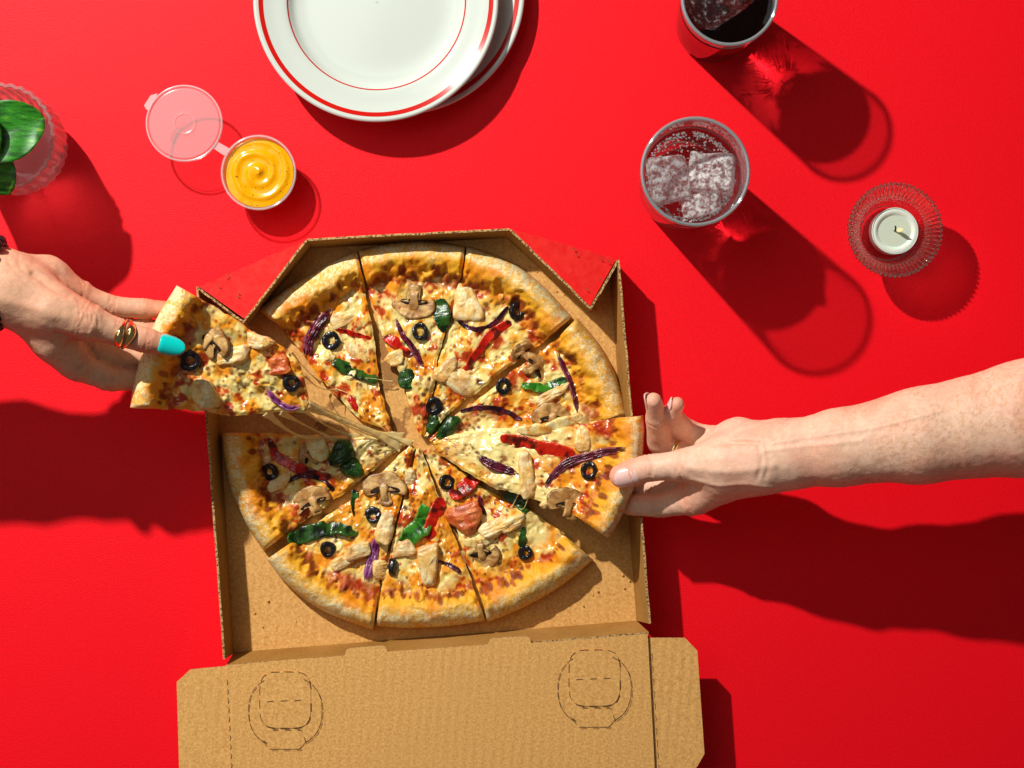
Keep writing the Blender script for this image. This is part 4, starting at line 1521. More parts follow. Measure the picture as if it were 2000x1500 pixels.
def finish_hand(V, Q, fingers, base_c, pink, freckle, seed, creases=(), tendons=()):
    N = vnormals(V, Q)
    nbr = np.zeros(len(V))
    disp = (fbm(V, 55, seed, 3) - 0.5) * 0.0012 + (fbm(V, 240, seed + 1, 2) - 0.5) * 0.0005
    tipm = np.zeros(len(V))
    knm = np.zeros(len(V))
    for ch in fingers:
        d, arc, L = seg_info(V, ch)
        near = d < 0.004
        ja = joint_arcs(ch)
        for j in ja[:-1]:
            for off, dep in ((-0.0026, 0.00050), (0, 0.00080), (0.0026, 0.00055)):
                wv = (vnoise(V, 180, seed + 9) - 0.5) * 0.0018
                disp -= np.where(near, dep * np.exp(-((arc - j - off + wv) / 0.0007) ** 2), 0)
            knm = np.maximum(knm, np.where(near, np.exp(-((arc - j) / 0.006) ** 2), 0))
        tipm = np.maximum(tipm, np.where(near, sstep(L - 0.028, L - 0.002, arc), 0))
    for pl, wdt, dep in list(creases) + list(tendons):
        w = np.array([P(x, y, z / 1000) for x, y, z in pl])
        w = smooth_profile(w, 6)
        d = np.full(len(V), 9.0)
        for a, b in zip(w[:-1], w[1:]):
            ab = b[:2] - a[:2]
            t = np.clip(((V[:, :2] - a[:2]) @ ab) / (ab @ ab + 1e-12), 0, 1)
            dd = np.linalg.norm(V[:, :2] - a[:2] - t[:, None] * ab, axis=1)
            d = np.minimum(d, dd)
        up = np.clip(N[:, 2] * 2, 0, 1)
        disp += dep / 1000 * np.exp(-(d / (wdt / 1000)) ** 2) * up
    V = V + N * disp[:, None]
    c = np.tile(base_c, (len(V), 1))
    n1, n2 = fbm(V, 38, seed + 3, 3), fbm(V, 160, seed + 4, 3)
    c = lerp3(c, np.array(pink), np.clip(sstep(0.40, 0.68, n1) * 0.5 + tipm * 0.55 + knm * 0.30, 0, 0.9))
    c = lerp3(c, base_c * np.array([0.84, 0.76, 0.70]), sstep(0.52, 0.68, n2) * 0.22)
    if freckle is not None:
        f = freckle(V) * np.maximum(sstep(0.52, 0.66, fbm(V, 620, seed + 6, 2)), 0.5 * sstep(0.60, 0.7, fbm(V, 300, seed + 8, 2)))
        c = lerp3(c, np.array([0.56, 0.29, 0.12]), f * 0.5)
    return V, c

# right-hand person: forearm from the right edge, thumb on top of slice
RB = [[(2200, 770, 142, 47), (2000, 818, 132, 42.5), (1800, 850, 122, 35.5), (1640, 874, 110, 28.5), (1540, 888, 102, 25.5), (1470, 900, 95, 23)],
      [(1500, 880, 96, 22), (1440, 864, 76, 18), (1394, 864, 60, 12)],
      [(1480, 905, 94, 22), (1420, 925, 84, 20), (1362, 972, 66, 12.5)],
      [(1470, 895, 90, 20), (1400, 900, 70, 16), (1352, 925, 58, 12)],
      [(1480, 900, 100, 21), (1415, 902, 96, 18), (1345, 909, 87, 12.0)]]
R_thumb = [(1390, 904, 92, 14), (1333, 909, 86, 11.8), (1268, 914, 80, 10.4), (1232, 924, 76, 10.6), (1213, 929, 74, 9.2)]
R_index = [(1400, 945, 78, 14), (1354, 975, 64, 12), (1290, 988, 50, 9.2), (1235, 986, 40, 8.2), (1195, 975, 33, 7.2)]
R_mid = [(1390, 920, 66, 13), (1345, 940, 54, 10.5), (1280, 952, 40, 9), (1228, 945, 33, 8), (1190, 935, 28, 7.2)]
R_ring = [(1395, 892, 60, 11.5), (1350, 893, 47, 10.6), (1291, 864, 46, 10.8), (1283, 818, 74, 8.6), (1277, 783, 92, 6.4)]
R_pinky = [(1418, 868, 64, 11.5), (1380, 858, 51, 10.2), (1335, 838, 56, 9.2), (1310, 811, 76, 7.6), (1322, 790, 86, 5.8)]
RF = [R_thumb, R_index, R_mid, R_ring, R_pinky]
V, Q = build_hand(RB, RF, 0.00145)
fre = lambda v: sstep(1540, 1700, to_px(v)[:, 0]) * sstep(0.25, 0.6, fbm(v, 30, 5, 2)) 
creases = [([(1330 + d, 893, 90), (1333 + d, 912, 90), (1330 + d, 930, 90)], 0.9, -0.35) for d in (-62, -57)] + \
          [([(1390 + d, 868, 90), (1412 + d, 860, 90), (1450 + d, 862, 90)], 1.2, -0.5) for d in (0, 12, 24)] + \
          [([(1470 + d, 865, 90), (1476 + d, 895, 90), (1470 + d, 930, 90)], 1.6, -0.4) for d in (0, 14)]
tendons = [([(1345, 912, 90), (1420, 918, 90), (1500, 905, 90)], 3.2, 0.9),
           ([(1500, 862, 90), (1580, 848, 90), (1680, 832, 90), (1800, 800, 90)], 1.6, 0.9),
           ([(1480, 878, 90), (1560, 868, 90), (1660, 856, 90)], 1.4, 0.6),
           ([(1350, 935, 90), (1400, 945, 90), (1450, 942, 90), (1500, 948, 90)], 1.5, 0.7)]
creases = [(a_, b_, c_ * 2.0) for a_, b_, c_ in creases]
V, c = finish_hand(V, Q, RF, np.array([0.85, 0.54, 0.385]), (0.82, 0.35, 0.23), fre, 301, creases, tendons)
right = mesh('person', V, Q, M['skin_b'], None, True, c, loc=P(1400, 900, 0.08))
tag(right, 'bare freckled arm reaching in from the right, thumb pressing on a pizza slice', 'person')

# left-hand person
LB = [[(-560, 500, 164, 38), (-190, 536, 152, 31), (-60, 552, 150, 26.5), (0, 558, 149, 25), (55, 572, 143, 23)],
      [(5, 542, 142, 21), (92, 545, 116, 16.5), (148, 571, 108, 11)],
      [(30, 575, 148, 22), (105, 655, 134, 17), (146, 706, 120, 12.5)],
      [(30, 570, 142, 22), (110, 610, 124, 16), (165, 640, 108, 12)],
      [(30, 578, 150, 21), (95, 604, 150, 18), (165, 627, 147, 13.5)]]
L_thumb = [(110, 605, 148, 17), (165, 627, 146, 14), (228, 648, 139, 10.2), (284, 664, 134, 9.4), (334, 676, 128.5, 8.0)]
L_index = [(105, 665, 130, 15), (148, 710, 118, 12), (212, 739, 105, 10), (265, 742, 94, 8.6), (310, 738, 89, 7.6)]
L_mid = [(110, 640, 122, 14), (165, 682, 110, 11.5), (232, 698, 97, 9.2), (300, 700, 88, 8.4), (345, 698, 85, 7.4)]
L_ring = [(110, 605, 118, 13), (165, 632, 106, 11), (230, 643, 96, 8.8), (292, 645, 91, 8.2), (345, 645, 88, 7.2)]
L_pinky = [(110, 570, 120, 13), (152, 577, 109, 10.5), (218, 598, 102, 8.0), (282, 603, 97, 7.5), (330, 605, 94, 6.6)]
LF = [L_thumb, L_index, L_mid, L_ring, L_pinky]
V, Q = build_hand(LB, LF, 0.00135, kbody=0.009, kf=0.006)
creases = [([(186 + d * 8, 588 + d * 5, 90), (194 + d * 8, 602 + d * 5, 90), (196 + d * 8, 622 + d * 5, 90)], 0.8, -0.28) for d in range(5)] + \
          [([(278 + d, 645, 90), (281 + d, 664, 90), (276 + d, 684, 90)], 0.8, -0.4) for d in (0, 6, 11)] + \
          [([(60 + d, 498, 90), (70 + d, 530, 90), (96 + d, 556, 90)], 1.0, -0.2) for d in (0, 16)] + \
          [([(110, 545, 90), (140, 568, 90), (175, 585, 90)], 2.2, -0.9), ([(150, 655, 90), (185, 672, 90), (205, 700, 90)], 1.6, -0.7)]
tendons = [([(30, 590, 90), (100, 605, 90), (170, 628, 90)], 4.0, 0.9), ([(60, 640, 90), (110, 685, 90), (140, 715, 90)], 2.5, 0.6)]
creases = [(a_, b_, c_ * 2.0) for a_, b_, c_ in creases]
V, c = finish_hand(V, Q, LF, np.array([0.66, 0.37, 0.235]), (0.62, 0.23, 0.13), None, 401, creases, tendons)
left = mesh('person', V, Q, M['skin_a'], None, True, c, loc=P(120, 620, 0.13))
tag(left, 'hand reaching in from the left with thumb ring and turquoise nail, lifting a pizza slice', 'person')

def nail(parent, ch, t0, t1, half, mat, up=(0, 0, 1), lift=0.0006, tipround=0.5, flat=1.0, rad=None):
    pts = chain_pts(ch)
    (a, ra), (b, rb) = pts[-2], pts[-1]
    d = b - a
    L = np.linalg.norm(d)
    d = d / L
    up = np.array(up, float)
    n = up - d * (up @ d)
    n /= np.linalg.norm(n)
    s = np.cross(n, d)
    nt_, na = 22, 17
    V = []
    for i in range(nt_):
        q = i / (nt_ - 1)
        t = t0 + (t1 - t0) * q
        r = (rad or rb) + lift
        wq = 1 - (max(0, q - (1 - tipround)) / tipround) ** 2.0
        wb = 1 - (max(0, 0.22 - q) / 0.22) ** 2 * 0.35
        hw = R(half) * math.sqrt(max(wq, 0.0)) * wb
        for j in range(na):
            th = hw * (2 * j / (na - 1) - 1)
            rr = r * flat
            drop = 0.0006 * abs(2 * j / (na - 1) - 1) ** 4 + 0.0005 * max(0, 0.12 - q) / 0.12
            V.append(a + d * t * L + s * math.sin(th) * rr + n * ((math.cos(th) - 1) * rr + r - drop))
    V = np.array(V)
    m = len(V)
    F = [(i * na + j, i * na + j + 1, (i + 1) * na + j + 1, (i + 1) * na + j) for i in range(nt_ - 1) for j in range(na - 1)]
    o = mesh('fingernail', V, F, mat, parent)
    md = o.modifiers.new('thickness', 'SOLIDIFY')
    md.thickness = 0.0007
    md.offset = 0
    return o
nl = nail(left, L_thumb, 0.50, 1.50, 54, M['nail_teal'], (0.1, 0.05, 1), 0.0007, 0.72, rad=0.0083)
nl['label'] = 'glossy turquoise thumbnail'
nail(right, R_thumb, -0.9, 1.50, 50, M['nail'], (0.05, -0.30, 1), 0.0006, 0.40, rad=0.0100)
nail(right, R_pinky, 0.1, 1.3, 48, M['nail'], (-0.9, 0.5, 0.3), 0.0003, 0.35, rad=0.0062)
nail(right, R_ring, 0.3, 1.28, 48, M['nail'], (-1.0, 0.4, 0.0), 0.0003, 0.35, rad=0.0066)

def ring_band(name, center, axis, rad, wfun, tfun, mat, n=64, m=14):
    d = np.array(axis, float)
    d /= np.linalg.norm(d)
    up = np.array([0, 0, 1.0])
    nn = up - d * (up @ d)
    nn /= np.linalg.norm(nn)
    s = np.cross(nn, d)
    V = []
    for i in range(n):
        th = 2 * math.pi * i / n
        rd = math.cos(th) * nn + math.sin(th) * s
        w, tk, off = wfun(th), tfun(th), 0
        for j in range(m):
            ph = 2 * math.pi * j / m
            V.append(center + rd * (rad + tk * math.sin(ph)) + d * (w[0] + w[1] * math.cos(ph)))
    F = np.array([(i * m + j, ((i + 1) % n) * m + j, ((i + 1) % n) * m + (j + 1) % m, i * m + (j + 1) % m) for i in range(n) for j in range(m)])
    return np.array(V), F
pt = chain_pts(L_thumb)
ax = pt[3][0] - pt[2][0]
cen = pt[2][0] * 0.72 + pt[3][0] * 0.28
rt = thing('finger_ring', 'chunky gold wrap ring with two drop ends on the left thumb', 'ring', cen)
for sg in (-1, 1):
    def wf(th, sg=sg):
        a = (th + math.pi) % (2 * math.pi) - math.pi
        f = math.exp(-((a - 0.30 * sg) / 0.75) ** 2)
        return (sg * 0.0036 * math.exp(-(a / 1.3) ** 2) + sg * 0.0003, 0.0008 + 0.0030 * f)
    def tf(th, sg=sg):
        a = (th + math.pi) % (2 * math.pi) - math.pi
        return 0.0009 + 0.0022 * math.exp(-((a - 0.30 * sg) / 0.7) ** 2)
    V, F = ring_band('band', cen, ax, 0.0107, wf, tf, M['gold'])
    mesh('ring_lobe', V, F, M['gold'], rt)
pr = chain_pts(R_ring)
ax = pr[2][0] - pr[1][0]
cen = pr[1][0] * 0.42 + pr[2][0] * 0.58
V, F = ring_band('band', cen, ax, 0.0104, lambda t: (0, 0.0021), lambda t: 0.0009, M['gold'])
tag(mesh('finger_ring', V, F, M['gold'], None, True, loc=cen), 'plain gold band on a finger of the right hand', 'ring')

# bead bracelet at the left wrist, just entering the frame
br = thing('bracelet', 'black bead bracelet on the wrist at the left picture edge', 'bracelet', P(0, 558, 0.12))
for k in range(22):
    th = 2 * math.pi * k / 22
    cc = P(-2 + 5 * math.sin(th * 3), 557, 0.149) + np.array([0, 0.030 * math.cos(th), 0.030 * math.sin(th)])
    if math.cos(th) > 0.8:
        cc = cc + np.array([0.001, 0.003, 0])
    prof = [(0.0001, -0.0045), (0.0022, -0.0040), (0.0040, -0.002), (0.0044, 0), (0.0040, 0.002), (0.0022, 0.0040), (0.0001, 0.0045)]
    V, F = lathe(prof, 14, cc)
    mesh('bead', V, F, M['black'], br)

# ------------------------------------------------------------------ plates
def plate(label, px, py, zrim, rpx, z0):
    rr = rpx * PX * (H - zrim) / H
    c = P(px, py, zrim)
    c[2] = z0
    t = thing('plate', label, 'plate', c, 'red rimmed plates')
    k = rr / 0.098
    hr = zrim - z0
    prof = [(0.0005, 0.0035), (0.050 * k, 0.0035), (0.062 * k, 0.0042), (0.0672 * k, 0.0062), (0.0705 * k, 0.0098), (0.074 * k, 0.0118), (0.084 * k, 0.0138), (0.0945 * k, hr - 0.0002), (0.0968 * k, hr), (0.098 * k, hr - 0.0012), (0.0972 * k, hr - 0.0028), (0.092 * k, hr - 0.0042), (0.072 * k, 0.0075), (0.062 * k, 0.0025), (0.058 * k, 0.0002), (0.052 * k, 0.0002), (0.050 * k, 0.0012), (0.0005, 0.0012)]
    sp = smooth_profile(prof, 4)
    sp[:, 0] = np.maximum(sp[:, 0], 0.0003)
    V, F = lathe(sp, 160, c)
    mesh('dish', V, F, M['china'], t)
    top = sp[:int(np.argmax(sp[:, 0])) + 1]
    def band(r0, r1, nm):
        q = np.linspace(r0 * k, r1 * k, 6)
        z = np.interp(q, top[:, 0], top[:, 1])
        V, F = lathe([(a, b + 0.00018) for a, b in zip(q, z)], 160, c)
        mesh(nm, V, F, M['china_red'], t)
    band(0.0902, 0.0938, 'rim_stripe')
    band(0.0708, 0.0718, 'well_stripe')
plate('lower plate showing as a crescent under the top plate', 784, -18, 0.0175, 241, 0.0005)
plate('top white plate with red rim stripe stacked on another plate', 734, -2, 0.034, 240, 0.0165)

# ------------------------------------------------------------------ dip cup with hinged lid
zc = 0.030
cc = P(505, 337, zc)
cup = thing('dip_cup', 'clear plastic dip cup with its milky hinged lid swung open', 'cup', (cc[0], cc[1], 0))
rc = 73 * PX * (H - zc) / H
prof = [(0.0004, 0.0012), (0.0225, 0.0012), (0.0232, 0.002), (rc - 0.0022, zc - 0.002), (rc - 0.0020, zc), (rc, zc + 0.0004), (rc + 0.0002, zc - 0.0018), (rc - 0.0012, zc - 0.0022), (0.0240, 0.0012), (0.0232, 0.0003), (0.0004, 0.0003)]
V, F = lathe(prof, 96, (cc[0], cc[1], 0))
mesh('cup_wall', V, F, M['plastic_cup'], cup)
V, F = lathe([(rc - 0.0018, zc + 0.0004), (rc - 0.0006, zc + 0.0011), (rc + 0.0004, zc + 0.0004), (rc - 0.0006, zc - 0.0002)], 96, (cc[0], cc[1], 0), closed=True)
mesh('cup_rim', V, F, M['plastic_rim'], cup)
lc = P(360, 241, zc)
rl = 75 * PX * (H - zc) / H
V, F = lathe([(0.0003, zc - 0.0004), (0.003, zc - 0.0004), (0.0070, zc - 0.0004), (0.0076, zc - 0.0004), (0.0080, zc - 0.0001), (0.0086, zc - 0.0002), (0.012, zc - 0.0002), (0.02, zc - 0.0002), (0.0275, zc - 0.0002), (0.0290 / 0.0309 * rl * 0.985, zc - 0.0002), (0.0292 / 0.0309 * rl * 0.985, zc - 0.0012), (0.0292 / 0.0309 * rl, zc - 0.0013), (rl * 0.985, zc + 0.0007), (rl, zc + 0.0004)], 96, (lc[0], lc[1], 0))
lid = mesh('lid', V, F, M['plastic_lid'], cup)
V, F = lathe([(rl * 0.945, zc + 0.0010), (rl * 0.975, zc + 0.0022), (rl * 1.0, zc + 0.0012), (rl * 1.005, zc - 0.0004), (rl * 0.985, zc + 0.0002)], 96, (lc[0], lc[1], 0), closed=True)
mesh('lid_rim', V, F, M['plastic_rim'], lid)
V, F = lathe([(0.0078, zc - 0.0001), (0.0081, zc + 0.0002), (0.0084, zc - 0.0001)], 48, (lc[0], lc[1], 0))
mesh('lid_centre_ring', V, F, M['plastic_rim'], lid)
top = np.array([P(x, y, zc + 0.0003) for x, y in ((414, 288), (424, 276), (450, 291), (438, 304))])
bot = top - [0, 0, 0.0010]
V, F = prism(ccw(top[:, :2]).shape and top[::-1], bot[::-1])
mesh('hinge', V, F, M['plastic_rim'], cup, False)
top = np.array([P(x, y, zc + 0.0008) for x, y in ((286, 214), (281, 206), (294, 186), (308, 182), (300, 200), (292, 216))])
bot = top - [0, 0, 0.0010]
V, F = prism(top[::-1], bot[::-1])
mesh('pull_tab', V, F, M['plastic_rim'], lid, False)
# dip, piped in a spiral
nr, na = 70, 160
rr = np.linspace(0, rc - 0.0023, nr)
th = np.arange(na) * 2 * math.pi / na
RR, TT = np.meshgrid(rr, th, indexing='ij')
x, y = RR * np.cos(TT), RR * np.sin(TT)
x0, y0 = x + 0.001, y - 0.0005
r2, t2 = np.hypot(x0, y0), np.arctan2(y0, x0)
sw = np.sin(r2 / 0.0056 * math.pi - t2 + 2.2 * fbm(np.stack([x, y], -1), 45, 18, 2)) * 0.5 + 0.5
fade = sstep(0, 0.002, r2) * (1 - sstep(rc - 0.008, rc - 0.002, RR))
z = zc - 0.0030 + 0.0011 * (sw ** 1.6) * fade + 0.0024 * np.exp(-(r2 / 0.0042) ** 2) + 0.001 * (fbm(np.stack([x, y], -1), 90, 8, 2) - 0.5) + 0.0009 * (1 - RR / rc)
z[0] = z[0].mean()
V = np.stack([cc[0] + x, cc[1] + y, z], -1).reshape(-1, 3)
F = [(i * na + j, (i + 1) * na + j, (i + 1) * na + (j + 1) % na, i * na + (j + 1) % na) for i in range(nr - 1) for j in range(na)]
base = [(cc[0] + 0.0225 * math.cos(a), cc[1] + 0.0225 * math.sin(a), 0.0016) for a in th]
V = np.vstack([V, base])
b0 = nr * na
F += [((nr - 1) * na + j, b0 + j, b0 + (j + 1) % na, (nr - 1) * na + (j + 1) % na) for j in range(na)]
dip = mesh('dip', V, F, M['sauce'], None, True, loc=(cc[0], cc[1], 0.002))
tag(dip, 'glossy orange yellow dip swirled in the small plastic cup', 'dip')

# ------------------------------------------------------------------ drinks
def tumbler(label, px, py, zr, rpx, rb, mat, zl):
    """glass with a thick foot, thin wall above the drink (zl); below it drink and wall read as one clear body"""
    c = P(px, py, zr)
    c = np.array([c[0], c[1], 0])
    rt_ = rpx * PX * (H - zr) / H
    t = thing('drinking_glass', label, 'glass', c, 'glass tumblers')
    w = 0.0020
    def ro(z):
        return rb + (rt_ - rb) * (max(z, 0) / zr) ** 0.85
    zs = [zl + 0.0004] + [z for z in np.linspace(zl, zr - 0.001, 6)[1:]]
    prof = [(ro(z), z) for z in zs] + [(rt_ - 0.0004, zr), (rt_ - 0.0011, zr + 0.0004), (rt_ - 0.0018, zr)] + [(ro(z) - w, z) for z in reversed(zs)]
    V, F = lathe(prof, 128, c, closed=True)
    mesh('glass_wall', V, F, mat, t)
    V, F = lathe([(rb - 0.0055, 0.0003), (rb - 0.0015, 0.0003), (rb - 0.0004, 0.0012), (rb - 0.0003, 0.0026), (rb - 0.0055, 0.0026)], 128, c, closed=True)
    mesh('foot', V, F, M['glass_foot'], t)
    V, F = lathe([(rt_ - 0.0026, zr - 0.0008), (rt_ - 0.0024, zr + 0.0010), (rt_ - 0.0012, zr + 0.0017), (rt_ + 0.0002, zr + 0.0008), (rt_ - 0.0001, zr - 0.0008)], 128, c, closed=True)
    mesh('rim', V, F, M['glass_thick'], t)
    return c, ro, w

def liquid(name, label, c, ro, w, z1, mat, seed):
    zs = np.linspace(0.0045, z1 - 0.0004, 14)
    prof = [(0.0004, 0.0030), (ro(0.003) - 0.004, 0.0030), (ro(0.003) - 0.0010, 0.0034)] + [(ro(z) - 0.0001, z) for z in zs] + [(ro(z1) - w, z1), (ro(z1) - w - 0.0012, z1 - 0.0006), (ro(z1) - w - 0.004, z1 - 0.0009)] + [(r, z1 - 0.001) for r in np.linspace(ro(z1) - 0.010, 0.0004, 8)]
    V, F = lathe(prof, 320, c)
    o = mesh(name, V, F, mat, None, True, loc=c + np.array([0, 0, 0.008]))
    return tag(o, label, 'drink')

def ice(label, c, size, rot, mat, seed):
    n = 12
    g = np.linspace(-1, 1, n)
    V, F = [], []
    for ax in range(3):
        for s in (-1, 1):
            b = len(V)
            for i in range(n):
                for j in range(n):
                    v = [0, 0, 0]
                    v[ax], v[(ax + 1) % 3], v[(ax + 2) % 3] = s, g[i], g[j]
                    V.append(v)
            for i in range(n - 1):
                for j in range(n - 1):
                    f = (b + i * n + j, b + (i + 1) * n + j, b + (i + 1) * n + j + 1, b + i * n + j + 1)
                    F.append(f if s > 0 else f[::-1])
    V = np.array(V, float)
    L6 = (np.abs(V) ** 11).sum(1) ** (1 / 11)
    V = V / L6[:, None]
    V = V * (1 + 0.34 * (fbm(V, 0.9, seed, 3) - 0.5))[:, None] * np.array(size)
    Mx = np.array(Matrix.Rotation(rot[2], 3, 'Z') @ Matrix.Rotation(rot[0], 3, 'X') @ Matrix.Rotation(rot[1], 3, 'Y'))
    V = V @ Mx.T + c
    o = mesh('ice_cube', V, F, mat, None, True, loc=c)
    import bmesh
    bm = bmesh.new()
    bm.from_mesh(o.data)
    bmesh.ops.remove_doubles(bm, verts=bm.verts, dist=1e-6)
    bm.to_mesh(o.data)
    bm.free()
    o.data.polygons.foreach_set('use_smooth', [True] * len(o.data.polygons))
    return tag(o, label, 'ice cube', 'ice cubes in the drinks')

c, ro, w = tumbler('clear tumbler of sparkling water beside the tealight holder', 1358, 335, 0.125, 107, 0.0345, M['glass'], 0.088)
liquid('water', 'clear sparkling water filling the tumbler with two frosty ice cubes', c, ro, w, 0.088, M['water'], 1)
ice('small ice piece at the front of the glass of water', P(1368, 397, 0.083), (0.0150, 0.0085, 0.010), (0.2, -0.1, R(14)), M['ice'], 44)
ice('left frosty ice cube in the glass of water', P(1304, 350, 0.085), (0.0150, 0.0178, 0.014), (0.10, 0.14, R(9)), M['ice'], 3)
ice('right frosty ice cube in the glass of water', P(1388, 341, 0.084), (0.0178, 0.0155, 0.014), (-0.12, -0.10, R(-5)), M['ice'], 9)
r_ = np.random.default_rng(31)
Vb, Fb = [], []
for k in range(900):
    a, q = r_.random() * 6.283, (r_.random() ** 0.6) * (ro(0.088) - 0.005)
    if r_.random() < 0.5:
        q = ro(0.088) - 0.0045 - r_.random() * 0.004
    rad = r_.uniform(0.0004, 0.0010)
    V, F = lathe([(rad * math.cos(x) + 1e-5, rad * math.sin(x)) for x in np.linspace(-1.5, 1.5, 6)], 8, (c[0] + q * math.cos(a), c[1] + q * math.sin(a), 0.0872))
    Fb.append(F + sum(len(v) for v in Vb))
    Vb.append(V)
o = mesh('bubbles', np.vstack(Vb), np.vstack(Fb), M['bubble'], None, True, loc=c)
o['kind'] = 'stuff'
tag(o, 'tiny bubbles floating on the sparkling water', 'bubbles')

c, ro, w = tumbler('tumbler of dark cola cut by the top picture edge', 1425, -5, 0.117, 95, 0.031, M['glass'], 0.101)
liquid('cola', 'dark brown cola filling the tumbler at the top edge', c, ro, w, 0.101, M['cola'], 2)
ice('clear ice cube sticking out of the dark cola', P(1392, 8, 0.103), (0.0165, 0.0150, 0.013), (0.25, 0.3, R(28)), M['ice_dark'], 21)
ice('clear ice cube at the top edge beside another in the cola', P(1440, -32, 0.100), (0.015, 0.015, 0.013), (-0.2, 0.1, R(-20)), M['ice_dark'], 27)

# ------------------------------------------------------------------ tealight in ribbed holder
zr = 0.038
c = P(1748, 449, zr)
c = np.array([c[0], c[1], 0])
R1 = 93 * PX * (H - zr) / H
k = R1 / 0.0381
prof = [(0.0004, 0.0005), (0.020, 0.0005), (0.0225, 0.002), (0.0250 * k, 0.012), (0.0275 * k, 0.022), (0.0335 * k, 0.0315), (0.0370 * k, 0.0362), (0.0381 * k, 0.0382), (0.0372 * k, 0.0396), (0.0350 * k, 0.0378), (0.0300 * k, 0.0318), (0.0272 * k, 0.0290), (0.0262 * k, 0.0270), (0.0243 * k, 0.0180), (0.0232 * k, 0.0080), (0.0215 * k, 0.0058), (0.0004, 0.0055)]
nrib = 60
def rib(th, i, r):
    z = prof[i][1]
    if i < 4 or i > 12:
        return np.full_like(th, r)
    amp = 0.0007 if i in (4, 5, 6, 7, 8, 9) else 0.0004
    return r + amp * np.cos(nrib * th)
V, F = lathe(prof, nrib * 12, c, rib)
ph = np.arctan2(V[:, 1] - c[1], V[:, 0] - c[0])
rv = np.hypot(V[:, 1] - c[1], V[:, 0] - c[0])
V[:, 2] += 0.0006 * np.cos(nrib * ph) * sstep(0.027, 0.031, rv) * (V[:, 2] > 0.028)
holder = mesh('candle_holder', V, F, M['rib_glass'], None, True, loc=c)
tag(holder, 'ribbed clear glass tealight holder at the right', 'candle holder')
tc = P(1749, 451, 0.023)
tc = np.array([tc[0] - 0.0002, tc[1], 0.0062])
tl = thing('tealight', 'small white lit tealight in the ribbed glass holder', 'candle', tc)
rt2 = 0.0186
V, F = lathe([(0.0004, 0.0002), (rt2 - 0.0004, 0.0002), (rt2, 0.001), (rt2, 0.0155), (rt2 + 0.0003, 0.0163), (rt2 - 0.0004, 0.0165), (rt2 - 0.0006, 0.012)], 80, tc)
mesh('foil_cup', V, F, M['wax'], tl)
V, F = lathe([(rt2 - 0.0007, 0.0160), (0.0165, 0.0164), (0.0148, 0.0160), (0.0138, 0.0148), (0.012, 0.0140), (0.0004, 0.0138)][::-1], 80, tc, rfun=lambda th, i, r: r * (1 + 0.03 * np.sin(2 * th + 1) * (r < 0.016)))
mesh('wax', V, F, M['wax'], tl)
V, F = lathe([(0.0004, 0.01445), (0.0135, 0.01445)], 80, tc)
mesh('wax_pool', V, F[:, ::-1], M['wax_pool'], tl)
V, F = tube([tc + np.array(q) for q in ((0, 0, 0.014), (0.0002, 0.0006, 0.017), (-0.0003, 0.0020, 0.020), (-0.0008, 0.0034, 0.0215))], 0.0007, 0.0007, 10)
mesh('wick', V, F, M['wick'], tl)
fp = [(0.0001, 0.0), (0.0011, 0.0012), (0.0016, 0.0032), (0.0014, 0.0058), (0.0007, 0.0085), (0.0001, 0.0100)]
fc = tc + np.array([0.0016, 0.0006, 0.0165])
V, F = lathe(smooth_profile(fp, 4), 24, (0, 0, 0))
Mx = np.array(Matrix.Rotation(R(18), 3, 'Y'))
mesh('flame', V @ Mx.T + fc, F, M['flame'], tl)

# ------------------------------------------------------------------ plant in ribbed glass at the left edge
zr = 0.082
c = P(2, 268, zr)
c = np.array([c[0], c[1], 0])
R1 = 105 * PX * (H - zr) / H
prof = smooth_profile([(0.0004, 0.0005), (0.024, 0.0006), (0.030, 0.003), (0.0375, 0.02), (0.0405, 0.04), (0.0405, 0.06), (R1 - 0.001, zr - 0.006), (R1, zr), (R1 - 0.0015, zr + 0.0012), (R1 - 0.0032, zr - 0.001), (0.0375, 0.06), (0.0372, 0.04), (0.034, 0.02), (0.026, 0.007), (0.0004, 0.006)], 3)
prof[:, 0] = np.maximum(prof[:, 0], 0.0003)
mid_ = int(np.argmax(prof[:, 0]))
V, F = lathe(prof, 32 * 8, c, lambda th, i, r: r + (0.0016 * np.abs(np.cos(16 * th)) - 0.0008 if (3 < i < mid_ + 2) else 0.0005 * np.cos(32 * th)) * (r > 0.03))
tag(mesh('glass_vase', V, F, M['vase'], None, True, loc=c), 'fluted clear glass vase holding green leaves at the left edge', 'vase')
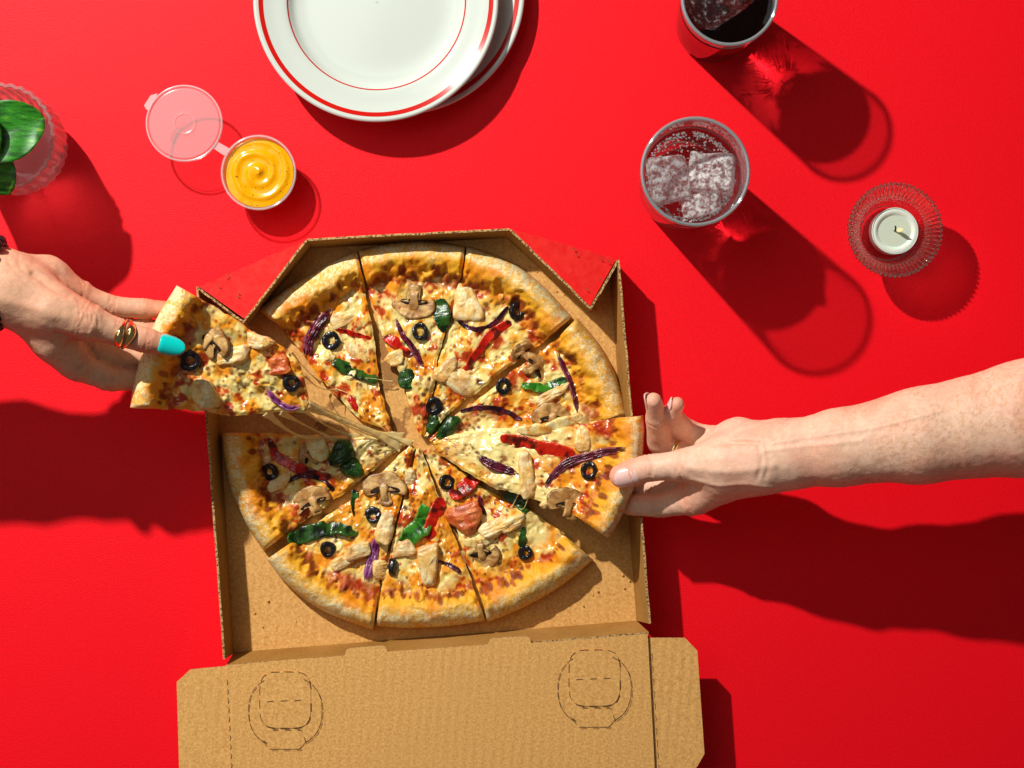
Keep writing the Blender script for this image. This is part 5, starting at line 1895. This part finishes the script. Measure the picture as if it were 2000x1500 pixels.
plant = thing('pothos_cutting', 'green pothos cutting with mottled glossy leaves in the fluted vase', 'plant', c)
def leaf(px, py, z, length, width, ang, tilt, cup_=0.15):
    ctr = P(px, py, z)
    nu_, nv_ = 25, 31
    V = []
    for i in range(nv_):
        t = i / (nv_ - 1)
        hw = width / 2 * (math.sin(math.pi * t) ** 0.55) if 0 < t < 1 else 0
        for j in range(nu_):
            s = 2 * j / (nu_ - 1) - 1
            z_ = cup_ * abs(s) * hw - 0.35 * length * (t - 0.45) ** 2 + 0.0012 * math.sin(t * 14 + abs(s) * 3) * abs(s)
            V.append(((t - 0.45) * length, s * hw, z_))
    V = np.array(V)
    Mx = np.array(Matrix.Rotation(R(ang), 3, 'Z') @ Matrix.Rotation(R(tilt[0]), 3, 'X') @ Matrix.Rotation(R(tilt[1]), 3, 'Y'))
    V = V @ Mx.T + ctr
    F = [(i * nu_ + j, i * nu_ + j + 1, (i + 1) * nu_ + j + 1, (i + 1) * nu_ + j) for i in range(nv_ - 1) for j in range(nu_ - 1)]
    o = mesh('leaf', V, F, M['leaf'], plant)
    md = o.modifiers.new('thickness', 'SOLIDIFY')
    md.thickness = 0.0007
    md.offset = 0
    return ctr
l1 = leaf(2, 260, 0.112, 0.062, 0.047, 22, (6, 4))
l2 = leaf(-14, 325, 0.104, 0.044, 0.030, -60, (-8, 10))
l3 = leaf(-75, 250, 0.128, 0.070, 0.055, 150, (0, -8))
for a in (l1, l2, l3):
    q = np.array([c + [0.004, 0.0, 0.010], c + [-0.006, -0.004, 0.055], c * 0.5 + a * 0.5 + [0, 0, 0.04], a - [0, 0, 0.002]])
    V, F = tube(smooth_profile(q, 8), 0.0014, 0.0014, 10, ups=np.tile([1.0, 0.2, 0], (25, 1)))
    mesh('stem', V, F, M['leaf'], plant)

# ------------------------------------------------------------------ focused light through the drinks
kl.cycles.is_caustics_light = True
for o in COL.objects:
    if o.name in ('water', 'cola'):
        o.cycles.is_caustics_caster = True
    if o.name == 'table_top':
        o.cycles.is_caustics_receiver = True
